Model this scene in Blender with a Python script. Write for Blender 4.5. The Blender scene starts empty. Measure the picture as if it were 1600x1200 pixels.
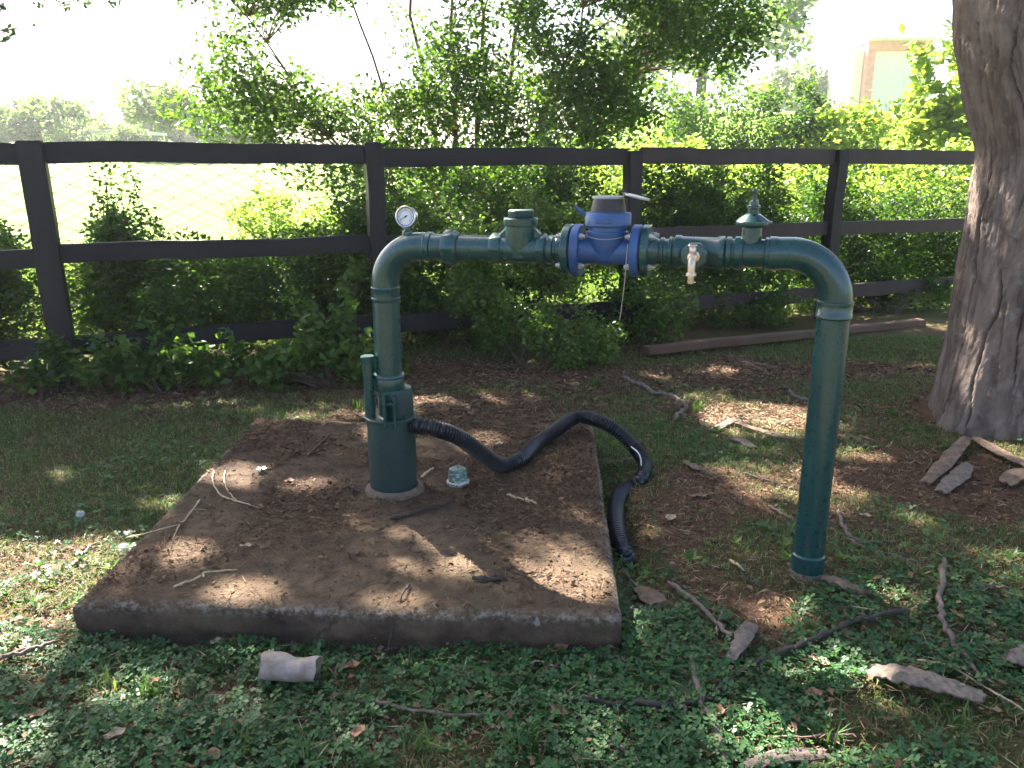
import bpy, bmesh, math, random
import numpy as np
from mathutils import Vector, Matrix

# ------------------------------------------------------------------ camera, sky, sun, exposure
scene = bpy.context.scene
C = scene.collection
CAM_H, PITCH, FOC = 1.45, math.radians(15.2), 1250.0
cd = bpy.data.cameras.new('camera'); cam = bpy.data.objects.new('camera', cd); C.objects.link(cam)
cam.location = (0, 0, CAM_H); cam.rotation_euler = (math.pi/2 - PITCH, 0, 0)
cd.sensor_width = 36.0; cd.lens = FOC/1600*36.0; cd.clip_start = 0.05; cd.clip_end = 2000
scene.camera = cam

SUN_EL = math.radians(42.0)
SUN_H = np.array([-0.55, 0.835]); SUN_H /= np.linalg.norm(SUN_H)        # horizontal direction towards the sun
SUN_D = np.array([SUN_H[0]*math.cos(SUN_EL), SUN_H[1]*math.cos(SUN_EL), math.sin(SUN_EL)])
world = bpy.data.worlds.new('World'); scene.world = world; world.use_nodes = True
wn = world.node_tree; bg = wn.nodes['Background']
sky = wn.nodes.new('ShaderNodeTexSky'); sky.sky_type = 'NISHITA'; sky.sun_disc = False
sky.sun_elevation = SUN_EL; sky.sun_rotation = math.atan2(SUN_H[0], SUN_H[1])
sky.air_density = 1.0; sky.dust_density = 2.5; sky.ozone_density = 1.0
wn.links.new(sky.outputs[0], bg.inputs[0]); bg.inputs[1].default_value = 0.050
sl = bpy.data.lights.new('sun', 'SUN'); sl.energy = 5.0; sl.angle = math.radians(0.53); sl.color = (1.0, 0.93, 0.82)
so = bpy.data.objects.new('sun', sl); C.objects.link(so)
so.rotation_euler = Vector(SUN_D).to_track_quat('Z', 'Y').to_euler(); so.location = (-6, 9, 12)
vs = scene.view_settings; vs.view_transform = 'Standard'; vs.look = 'None'; vs.gamma = 1.0
vs.use_curve_mapping = False; vs.exposure = 3.02

GLARE_DENSITY = .0008
rng = np.random.default_rng(7); random.seed(7)

# ------------------------------------------------------------------ helpers
def at(px, py, z=0.0):
    """point of the place at height z that the photograph shows at (px, py)"""
    u, v = (px-800)/FOC, (py-600)/FOC
    d = np.array([u, math.cos(PITCH)-v*math.sin(PITCH), -math.sin(PITCH)-v*math.cos(PITCH)])
    t = (z-CAM_H)/d[2]
    return d*t + np.array([0, 0, CAM_H])
def at_y(px, py, Y):
    u, v = (px-800)/FOC, (py-600)/FOC
    d = np.array([u, math.cos(PITCH)-v*math.sin(PITCH), -math.sin(PITCH)-v*math.cos(PITCH)])
    return d*(Y/d[1]) + np.array([0, 0, CAM_H])
def _h(i, j, k, s):
    n = (i.astype(np.uint32)*np.uint32(374761393) + j.astype(np.uint32)*np.uint32(668265263)
         + k.astype(np.uint32)*np.uint32(2246822519) + np.uint32(s*97531+1))
    n = (n ^ (n >> np.uint32(13)))*np.uint32(1274126177)
    n = n ^ (n >> np.uint32(16))
    return (n & np.uint32(0xffff)).astype(np.float64)/65535.0
def vn(x, y, z=0.0, s=0):
    x, y, z = np.broadcast_arrays(np.asarray(x, float), np.asarray(y, float), np.asarray(z, float))
    xi, yi, zi = np.floor(x), np.floor(y), np.floor(z)
    fx, fy, fz = x-xi, y-yi, z-zi
    fx, fy, fz = [f*f*(3-2*f) for f in (fx, fy, fz)]
    xi, yi, zi = xi.astype(np.int64), yi.astype(np.int64), zi.astype(np.int64)
    r = 0
    for a in (0, 1):
        for b in (0, 1):
            for c in (0, 1):
                w = (fx if a else 1-fx)*(fy if b else 1-fy)*(fz if c else 1-fz)
                r = r + w*_h(xi+a, yi+b, zi+c, s)
    return r
def fbm(x, y, z=0.0, s=0, o=4):
    r, a, t = 0, 0.5, 0
    x, y, z = np.asarray(x, float), np.asarray(y, float), np.asarray(z, float)
    for q in range(o):
        r = r + a*vn(x*2**q, y*2**q, z*2**q, s+q); t += a; a *= .5
    return r/t
def sstep(a, b, x): 
    t = np.clip((np.asarray(x, float)-a)/(b-a), 0, 1); return t*t*(3-2*t)

def link(o, parent=None):
    C.objects.link(o)
    if parent is not None: o.parent = parent
    return o
def tag(o, label=None, cat=None, group=None, kind=None):
    for k, v in (('label', label), ('category', cat), ('group', group), ('kind', kind)):
        if v: o[k] = v
    return o
def empty(name, loc=(0, 0, 0), label=None, cat=None, group=None):
    o = bpy.data.objects.new(name, None); o.location = [float(a) for a in loc]; o.empty_display_size = .1
    C.objects.link(o); return tag(o, label, cat, group)
def np_mesh(name, V, F, mat, parent=None, smooth=False, attrs=None, origin=None):
    """V (n,3) array, F (m,k) array of equal-sized faces"""
    V = np.asarray(V, np.float32); F = np.asarray(F, np.int32)
    if origin is not None: V = V - np.asarray(origin, np.float32)
    elif parent is not None: V = V - np.array(world_loc(parent), np.float32)
    me = bpy.data.meshes.new(name); k = F.shape[1]
    me.vertices.add(len(V)); me.vertices.foreach_set('co', V.ravel())
    me.loops.add(F.size); me.loops.foreach_set('vertex_index', F.ravel())
    me.polygons.add(len(F)); me.polygons.foreach_set('loop_start', np.arange(0, F.size, k, dtype=np.int32))
    me.polygons.foreach_set('loop_total', np.full(len(F), k, np.int32))
    if smooth: me.polygons.foreach_set('use_smooth', np.ones(len(F), bool))
    me.update(calc_edges=True)
    for nm, (dom, arr) in (attrs or {}).items():
        a = me.attributes.new(nm, 'FLOAT', dom); a.data.foreach_set('value', np.asarray(arr, np.float32))
    me.materials.append(mat)
    o = bpy.data.objects.new(name, me)
    if origin is not None: o.location = [float(a) for a in origin]
    return link(o, parent)
def world_loc(o):
    l = Vector(o.location)
    while o.parent is not None:
        o = o.parent; l = l + Vector(o.location)
    return l

class MB:
    """collects shapes given in world coordinates into ONE mesh object"""
    def __init__(s): s.v = []; s.f = []
    def add(s, v, f):
        n = len(s.v); s.v += [tuple(map(float, p)) for p in v]; s.f += [tuple(i+n for i in q) for q in f]; return s
    def box(s, c, size, M=None):
        a, b, d = [q/2 for q in size]
        P = [Vector((x*a, y*b, z*d)) for x in (-1, 1) for y in (-1, 1) for z in (-1, 1)]
        if M is not None: P = [M @ p for p in P]
        P = [p+Vector(c) for p in P]
        return s.add(P, [(0, 1, 3, 2), (4, 6, 7, 5), (0, 4, 5, 1), (2, 3, 7, 6), (0, 2, 6, 4), (1, 5, 7, 3)])
    def tube(s, pts, r, n=12, caps=True, squash=None):
        pts = [Vector(p) for p in pts]; N = len(pts)
        if not hasattr(r, '__len__'): r = [r]*N
        T = [(pts[min(i+1, N-1)]-pts[max(i-1, 0)]).normalized() for i in range(N)]
        up = Vector((0, 0, 1)) if abs(T[0].z) < .9 else Vector((1, 0, 0))
        x = T[0].cross(up).normalized(); V = []
        for i in range(N):
            x = (x - T[i]*x.dot(T[i])).normalized(); y = T[i].cross(x)
            for k in range(n):
                a = 2*math.pi*k/n
                V.append(pts[i] + (x*math.cos(a)+y*math.sin(a))*r[i])
        F = [(i*n+k, i*n+(k+1) % n, (i+1)*n+(k+1) % n, (i+1)*n+k) for i in range(N-1) for k in range(n)]
        if caps: F += [tuple(range(n-1, -1, -1)), tuple(range((N-1)*n, N*n))]
        return s.add(V, F)
    def lathe(s, prof, n=32, o=(0, 0, 0), axis=(0, 0, 1), caps=True, phase=0.0):
        A = Vector(axis).normalized(); up = Vector((0, 0, 1)) if abs(A.z) < .9 else Vector((0, -1, 0))
        x = A.cross(up).normalized(); y = A.cross(x); o = Vector(o); V = []
        for r, z in prof:
            for k in range(n):
                a = 2*math.pi*k/n+phase
                V.append(o + A*z + (x*math.cos(a)+y*math.sin(a))*r)
        m = len(prof)
        F = [(i*n+k, i*n+(k+1) % n, (i+1)*n+(k+1) % n, (i+1)*n+k) for i in range(m-1) for k in range(n)]
        if caps: F += [tuple(range(n-1, -1, -1)), tuple(range((m-1)*n, m*n))]
        return s.add(V, F)
    def build(s, name, mat, parent=None, bevel=0, smooth=35, origin=None, seg=1):
        me = bpy.data.meshes.new(name)
        off = Vector(origin) if origin is not None else (world_loc(parent) if parent is not None else Vector((0, 0, 0)))
        me.from_pydata([tuple(Vector(p)-off) for p in s.v], [], s.f); me.update()
        bm = bmesh.new(); bm.from_mesh(me)
        bmesh.ops.recalc_face_normals(bm, faces=bm.faces)
        if bevel:
            bmesh.ops.bevel(bm, geom=[e for e in bm.edges if e.is_manifold and e.calc_face_angle(0) > .5], offset=bevel, segments=seg, affect='EDGES', profile=.5)
        bm.to_mesh(me); bm.free()
        if smooth:
            me.polygons.foreach_set('use_smooth', np.ones(len(me.polygons), bool))
            me.set_sharp_from_angle(angle=math.radians(smooth))
        me.materials.append(mat)
        o = bpy.data.objects.new(name, me)
        if origin is not None: o.location = off
        return link(o, parent)

def spline(P, n):
    """Catmull-Rom through the points"""
    P = [np.asarray(p, float) for p in P]; P = [2*P[0]-P[1]] + P + [2*P[-1]-P[-2]]; out = []
    for i in range(1, len(P)-2):
        for k in range(n):
            t = k/n; a, b, c, d = P[i-1:i+3]
            out.append(.5*((2*b)+(c-a)*t+(2*a-5*b+4*c-d)*t*t+(3*b-a-3*c+d)*t**3))
    out.append(P[-2]); return np.array(out)

# ------------------------------------------------------------------ materials
class NT:
    def __init__(s, name):
        s.m = bpy.data.materials.new(name); s.m.use_nodes = True; s.t = s.m.node_tree; s.t.nodes.clear()
        s.out = s.n('ShaderNodeOutputMaterial')
    def n(s, t, **kw):
        q = s.t.nodes.new(t)
        for k, v in kw.items():
            if k.startswith('i_'):
                key = k[2:].replace('_', ' '); q.inputs[key].default_value = v
            else: setattr(q, k, v)
        return q
    def l(s, a, b): s.t.links.new(a, b)
    def noise(s, scale, detail=4, rough=.6, vec=None, dist=0):
        q = s.n('ShaderNodeTexNoise'); q.inputs['Scale'].default_value = scale; q.inputs['Detail'].default_value = detail
        q.inputs['Roughness'].default_value = rough; q.inputs['Distortion'].default_value = dist
        if vec is not None: s.l(vec, q.inputs['Vector'])
        return q.outputs[0]
    def ramp(s, fac, stops):
        q = s.n('ShaderNodeValToRGB'); e = q.color_ramp.elements
        e[0].position, e[0].color = stops[0][0], (*stops[0][1], 1); e[1].position, e[1].color = stops[-1][0], (*stops[-1][1], 1)
        for p, c in stops[1:-1]:
            x = e.new(p); x.color = (*c, 1)
        s.l(fac, q.inputs[0]); return q.outputs[0]
    def mix(s, fac, a, b, mode='MIX'):
        q = s.n('ShaderNodeMix', data_type='RGBA', blend_type=mode)
        for v, i in ((fac, 0), (a, 6), (b, 7)):
            if isinstance(v, (int, float)): q.inputs[i].default_value = v
            elif isinstance(v, tuple): q.inputs[i].default_value = (*v, 1)
            else: s.l(v, q.inputs[i])
        return q.outputs[2]
    def math(s, op, a, b=0.0, c=None):
        q = s.n('ShaderNodeMath', operation=op)
        for i, v in enumerate((a, b, c)):
            if v is None: continue
            if isinstance(v, (int, float)): q.inputs[i].default_value = v
            else: s.l(v, q.inputs[i])
        return q.outputs[0]
    def obj(s): return s.n('ShaderNodeTexCoord').outputs['Object']
    def pos(s): return s.n('ShaderNodeNewGeometry').outputs['Position']
    def mapping(s, vec, scale):
        q = s.n('ShaderNodeMapping'); q.inputs['Scale'].default_value = scale; s.l(vec, q.inputs[0]); return q.outputs[0]
    def bump(s, h, strength=.5, dist=.01, nrm=None):
        q = s.n('ShaderNodeBump'); q.inputs['Strength'].default_value = strength; q.inputs['Distance'].default_value = dist
        s.l(h, q.inputs['Height'])
        if nrm is not None: s.l(nrm, q.inputs['Normal'])
        return q.outputs[0]
    def principled(s, col, rough=.7, metal=0.0, nrm=None, spec=.5, coat=0):
        q = s.n('ShaderNodeBsdfPrincipled')
        if isinstance(col, tuple): q.inputs['Base Color'].default_value = (*col, 1)
        else: s.l(col, q.inputs['Base Color'])
        if isinstance(rough, (int, float)): q.inputs['Roughness'].default_value = rough
        else: s.l(rough, q.inputs['Roughness'])
        q.inputs['Metallic'].default_value = metal; q.inputs['Specular IOR Level'].default_value = spec
        q.inputs['Coat Weight'].default_value = coat; q.inputs['Coat Roughness'].default_value = .15
        if nrm is not None: s.l(nrm, q.inputs['Normal'])
        return q.outputs[0]
    def done(s, sh): s.l(sh, s.out.inputs['Surface']); return s.m

def mat_leaf(name, c0, c1, c2, trans=.45, rough=.45, tr=(1.35, 1.45, .55)):
    t = NT(name); a = t.n('ShaderNodeAttribute', attribute_name='tint').outputs['Fac']
    col = t.ramp(a, [(0, c0), (.6, c1), (1, c2)])
    d = t.principled(col, rough, spec=.4)
    tl = t.n('ShaderNodeBsdfTranslucent'); q = t.mix(1.0, col, tr, 'MULTIPLY'); t.l(q, tl.inputs[0])
    m = t.n('ShaderNodeMixShader'); m.inputs[0].default_value = trans
    t.l(d, m.inputs[1]); t.l(tl.outputs[0], m.inputs[2]); return t.done(m.outputs[0])
def mat_tint(name, stops, rough=.85, spec=.25):
    t = NT(name); a = t.n('ShaderNodeAttribute', attribute_name='tint').outputs['Fac']
    return t.done(t.principled(t.ramp(a, stops), rough, spec=spec))
def mat_paint(name, base, dark, worn, rough=.27, wear=.62, coat=.15, dirt=(.09, .05, .035), dirt_amt=.35):
    t = NT(name); p = t.pos()
    n1 = t.noise(9, 5, .6, p); n2 = t.noise(140, 3, .6, p); n3 = t.noise(38, 5, .7, p)
    col = t.mix(t.ramp(n1, [(.35, (0, 0, 0)), (.7, (1, 1, 1))]), base, dark)
    w = t.ramp(n3, [(wear, (0, 0, 0)), (wear+.05, (1, 1, 1))])
    col = t.mix(t.math('MULTIPLY', w, .55), col, worn)
    ch = t.ramp(t.noise(70, 6, .8, p), [(.66, (0, 0, 0)), (.69, (1, 1, 1))]); col = t.mix(t.math('MULTIPLY', ch, .8), col, (.11, .048, .025))
    dz = t.ramp(t.noise(22, 6, .75, p, .4), [(.5, (0, 0, 0)), (.75, (1, 1, 1))])
    col = t.mix(t.math('MULTIPLY', dz, dirt_amt), col, dirt)
    r = t.math('MULTIPLY_ADD', n3, .3, rough-.12)
    b = t.bump(t.math('ADD', t.math('MULTIPLY', n2, .35), t.math('MULTIPLY', n3, .6)), .16, .002)
    return t.done(t.principled(col, r, 0, b, .5, coat))
def mat_plain(name, col, rough=.6, metal=0.0, var=.25, scale=30, bump=.2, dist=.003):
    t = NT(name); p = t.pos(); n = t.noise(scale, 5, .65, p)
    dk = tuple(c*(1-var) for c in col); lt = tuple(min(1, c*(1+var)) for c in col)
    b = t.bump(t.noise(scale*4, 4, .6, p), bump, dist)
    return t.done(t.principled(t.ramp(n, [(.3, dk), (.7, lt)]), rough, metal, b))

M = {}
M['green'] = mat_paint('green_paint', (.006, .062, .062), (.005, .043, .047), (.03, .11, .11), dirt_amt=.12, coat=.55)
M['green_dark'] = mat_paint('green_paint_dusty', (.009, .046, .042), (.007, .03, .034), (.06, .12, .11), rough=.5, coat=.05, dirt_amt=.3)
M['blue'] = mat_paint('blue_paint', (.03, .10, .30), (.02, .065, .20), (.10, .17, .34), rough=.36, wear=.66, dirt_amt=.3)
M['lid'] = mat_plain('brown_lid', (.026, .018, .018), .4, 0, .5, 25)
M['galv'] = mat_plain('galvanised', (.55, .50, .45), .42, .7, .45, 80)
M['brass'] = mat_plain('pale_brass', (.72, .56, .44), .3, .75, .25, 60)
M['steel'] = mat_plain('stainless', (.72, .70, .68), .22, .9, .12, 50, .05)
M['dial'] = mat_plain('dial_face', (.74, .74, .78), .35, 0, .05, 20, 0)
M['black'] = mat_plain('black_plastic', (.012, .012, .013), .4, 0, .2, 40)
M['hose'] = mat_plain('hose_plastic', (.014, .015, .022), .3, 0, .35, 22, .1)
M['flap'] = mat_plain('grey_flap', (.35, .34, .38), .35, 0, .2, 40)
M['wire'] = mat_plain('wire', (.38, .36, .34), .4, .6, .2, 40)
M['white_strip'] = mat_plain('white_strip', (.75, .74, .70), .5)

def mat_fence(name, a, b):
    t = NT(name); o = t.obj()
    g = t.noise(6, 6, .65, t.mapping(o, (1.2, 22, 22)), .3); n = t.noise(2.2, 4, .6, o)
    col = t.mix(t.ramp(n, [(.35, (0, 0, 0)), (.75, (1, 1, 1))]), a, b)
    col = t.mix(t.ramp(g, [(.62, (0, 0, 0)), (.72, (.5, .5, .5))]), col, (.09, .07, .065))
    return t.done(t.principled(col, t.math('MULTIPLY_ADD', g, .4, .34), 0, t.bump(g, .6, .006), .4))
M['fence'] = mat_fence('creosoted_wood', (.008, .0078, .011), (.015, .0125, .015))
M['fence_worn'] = mat_fence('worn_wood', (.03, .022, .025), (.055, .037, .037))
M['log'] = mat_fence('weathered_plank', (.11, .06, .04), (.17, .10, .07))
def mat_bark(name, a, b, c):
    t = NT(name); p = t.pos()
    n1 = t.noise(5, 6, .65, t.mapping(p, (2.2, 2.2, 1.0)), .5); n2 = t.noise(3.2, 5, .6, p); n3 = t.noise(60, 4, .7, t.mapping(p, (1, 1, .6)))
    col = t.ramp(n1, [(.3, a), (.52, b), (.75, c)])
    col = t.mix(t.math('MULTIPLY', t.ramp(n2, [(.45, (0, 0, 0)), (.7, (1, 1, 1))]), .6), col, (.21, .15, .12))
    col = t.mix(t.math('MULTIPLY', t.ramp(t.noise(11, 4, .6, p), [(.6, (0, 0, 0)), (.68, (1, 1, 1))]), .35), col, (.30, .29, .28))
    at_ = t.n('ShaderNodeAttribute', attribute_name='crack').outputs['Fac']
    col = t.mix(t.math('MULTIPLY', at_, .8), col, (.03, .021, .018))
    h = t.math('ADD', n1, t.math('MULTIPLY', n3, .5))
    return t.done(t.principled(col, .85, 0, t.bump(h, .9, .014), .25))
M['bark'] = mat_bark('big_tree_bark', (.12, .088, .072), (.19, .145, .122), (.26, .21, .178))
M['limb'] = mat_plain('limb_bark', (.10, .07, .055), .85, 0, .35, 20, .6, .01)
M['red_limb'] = mat_plain('reddish_limb_bark', (.19, .09, .065), .8, 0, .35, 16, .5, .01)
M['barkbit'] = mat_plain('fallen_bark', (.17, .11, .075), .9, 0, .55, 30, .8, .004)
M['barkgrey'] = mat_plain('fallen_bark_grey', (.17, .13, .105), .9, 0, .5, 45, .8, .004)
M['stick'] = mat_plain('stick_wood', (.17, .12, .10), .85, 0, .45, 40, .7, .004)
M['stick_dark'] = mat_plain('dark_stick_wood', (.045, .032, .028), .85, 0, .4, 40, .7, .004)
M['straw'] = mat_plain('straw', (.48, .36, .22), .8, 0, .25, 40)
M['deadleaf'] = mat_plain('dead_leaf', (.24, .12, .07), .75, 0, .4, 50, .4)
M['paleleaf'] = mat_plain('pale_dead_leaf', (.42, .30, .20), .75, 0, .35, 50, .4)
M['petal'] = mat_plain('petal_white', (.80, .80, .76), .6, 0, .1, 80, .1)

M['hedge'] = mat_leaf('hedge_leaf', (.024, .058, .017), (.06, .125, .026), (.15, .22, .045), .5)
M['shrub'] = mat_leaf('pale_shrub_leaf', (.05, .10, .025), (.12, .20, .045), (.30, .34, .12), .45, .35)
M['tree'] = mat_leaf('tree_leaf', (.035, .068, .032), (.075, .14, .04), (.17, .25, .055), .58)
M['canopy'] = mat_leaf('canopy_leaf', (.03, .06, .03), (.05, .09, .035), (.08, .13, .04), .25)
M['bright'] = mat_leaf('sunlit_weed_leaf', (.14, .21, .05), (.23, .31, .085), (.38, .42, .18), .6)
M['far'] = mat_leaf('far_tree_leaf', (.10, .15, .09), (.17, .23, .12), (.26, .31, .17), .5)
M['clover'] = mat_leaf('clover_leaf', (.025, .078, .03), (.048, .135, .042), (.10, .20, .05), .32, .5)
M['grass'] = mat_leaf('grass_blade', (.045, .10, .025), (.09, .16, .04), (.30, .27, .11), .35, .55)
M['field'] = mat_leaf('field_grass', (.08, .16, .025), (.13, .22, .035), (.26, .28, .09), .4, .6)
M['litter'] = mat_tint('litter_bits', [(0, (.035, .021, .014)), (.45, (.13, .074, .043)), (.8, (.25, .165, .095)), (1, (.46, .37, .23))])

# ------------------------------------------------------------------ the ground
SLAB = [(-1.375, 2.25), (.33, 2.168), (.428, 4.08), (-1.38, 4.108)]       # front-left, front-right, back-right, back-left
SLAB_Z = .13
def clover_lift(x, y): return float(sstep(2.9, 2.3, y))*.026
def in_slab(x, y, m=0.0):
    ins = np.ones(np.shape(x), bool)
    for i in range(4):
        (x0, y0), (x1, y1) = SLAB[i], SLAB[(i+1) % 4]
        ex, ey = x1-x0, y1-y0; L = math.hypot(ex, ey)
        ins &= ((ex*(y-y0)-ey*(x-x0))/L > -m)
    return ins
def hill(x, y): return 2.6*sstep(12, 30, y)*sstep(0, 9, x) + 2.1*sstep(18, 55, y)
def ground_h(x, y):
    x, y = np.asarray(x, float), np.asarray(y, float)
    near = 1-sstep(9, 14, np.hypot(x, y-3))
    z = (fbm(x*.9, y*.9, 0, 3)-.5)*.07*near + (fbm(x*6, y*6, 0, 11, 3)-.5)*.022*near
    trough = np.exp(-((x-(.47+.012*(y-3)))/.07)**2)*sstep(2.2, 2.6, y)*(1-sstep(3.5, 3.9, y))
    tr = np.exp(-(((x-2.82)/.85)**2+((y-4.45)/.85)**2))*.07
    return z*sstep(.0, .25, np.minimum(np.hypot(x-.0, y-3.1)/4+.3, 1)) - .05*trough + tr + hill(x, y) - .01
DIRT = [(.75, 3.35, .42, .55, .75), (.62, 2.75, .22, .5, .6), (2.0, 3.55, .85, .42, .95), (1.75, 3.15, .5, .3, .7), (-.4, 4.75, 1.3, .42, .8),
        (.0, 5.6, 1.6, .5, .7), (1.5, 4.55, .45, .22, .7), (-1.05, 2.02, .45, .1, .6), (1.9, 5.75, 1.6, .35, .75), (-3, 5.3, 1.6, .5, .9), (3.2, 4.0, .8, .7, .7),
        (-1.75, 3.0, .35, .25, .45), (1.35, 2.35, .25, .12, .55), (2.6, 3.0, .9, .35, .5), (-1.3, 1.95, .2, .1, .5)]
def green(x, y):
    """how much of the ground is covered by green (0 bare soil .. 1 turf)"""
    x, y = np.asarray(x, float), np.asarray(y, float)
    d = np.zeros(np.broadcast(x, y).shape)
    wx = x+(fbm(x*2.2, y*2.2, 0, 21)-.5)*.5; wy = y+(fbm(x*2.2, y*2.2, 5, 27)-.5)*.5
    for cx, cy, rx, ry, a in DIRT:
        d = np.maximum(d, a*np.exp(-(((wx-cx)/rx)**2+((wy-cy)/ry)**2)**1.3))
    n = fbm(x*1.7, y*1.7, 0, 31); n2 = fbm(x*6, y*6, 0, 37, 3)
    base = .74 + (n-.5)*1.1 + (n2-.5)*.7 + .25*(1-sstep(1.9, 2.3, y)) - .18*sstep(4, 5.5, y)
    return np.clip(np.maximum(base-d*.86, (y > 9)*.85), 0, 1)

def axis_pts(lo, hi, step, far, grow=1.22):
    a = list(np.arange(lo, hi+step/2, step)); s = step; x = hi
    while x < far: s *= grow; x += s; a.append(x)
    s = step; x = lo
    while x > -far: s *= grow; x -= s; a.insert(0, x)
    return np.array(a)
xs = axis_pts(-4, 4.4, .04, 420); ys = axis_pts(1.2, 7.2, .04, 420)
ys = ys[ys > -40]
GX, GY = np.meshgrid(xs, ys); GZ = ground_h(GX, GY)
ins = in_slab(GX, GY, -.06); GZ = np.where(ins, GZ-.06, GZ)
nx, ny = len(xs), len(ys)
I = (np.arange(ny-1)[:, None]*nx+np.arange(nx-1)[None, :]).ravel()
t = NT('ground_soil'); p = t.pos(); g = t.n('ShaderNodeAttribute', attribute_name='green').outputs['Fac']
n1 = t.noise(3.2, 7, .65, p); n2 = t.noise(26, 6, .7, p); n3 = t.noise(110, 4, .7, p)
soil = t.ramp(n2, [(.25, (.042, .024, .015)), (.5, (.098, .055, .034)), (.72, (.17, .105, .066))])
soil = t.mix(t.math('MULTIPLY', n1, .6), soil, (.12, .064, .038))
soil = t.mix(t.ramp(n3, [(.62, (0, 0, 0)), (.74, (.7, .7, .7))]), soil, (.30, .20, .13))
turf = t.ramp(t.noise(5, 8, .75, p), [(.3, (.05, .085, .022)), (.5, (.105, .165, .035)), (.72, (.20, .25, .065))])
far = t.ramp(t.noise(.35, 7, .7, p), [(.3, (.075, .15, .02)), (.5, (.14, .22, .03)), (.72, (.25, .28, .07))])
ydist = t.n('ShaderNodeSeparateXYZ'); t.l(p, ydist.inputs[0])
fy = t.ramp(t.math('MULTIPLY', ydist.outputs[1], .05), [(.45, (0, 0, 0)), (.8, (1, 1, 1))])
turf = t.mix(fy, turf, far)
thatch = t.mix(.55, soil, (.055, .075, .024))
gsel = t.math('ADD', t.math('MULTIPLY', fy, .6), t.math('MULTIPLY', g, .55))
col = t.mix(t.ramp(g, [(.25, (0, 0, 0)), (.7, (1, 1, 1))]), soil, thatch)
col = t.mix(t.ramp(ydist.outputs[1], [(0, (0, 0, 0)), (1, (1, 1, 1))]), col, col)
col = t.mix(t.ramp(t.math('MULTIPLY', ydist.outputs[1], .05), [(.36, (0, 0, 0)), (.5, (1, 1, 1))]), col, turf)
M['ground'] = t.done(t.principled(col, .95, 0, t.bump(t.math('ADD', n2, t.math('MULTIPLY', n3, .5)), .8, .012), .15))
gr = np_mesh('ground', np.stack([GX.ravel(), GY.ravel(), GZ.ravel()], 1), np.stack([I, I+1, I+nx+1, I+nx], 1), M['ground'], None, True,
             {'green': ('POINT', green(GX, GY).ravel())})
tag(gr, kind='structure')

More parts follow.
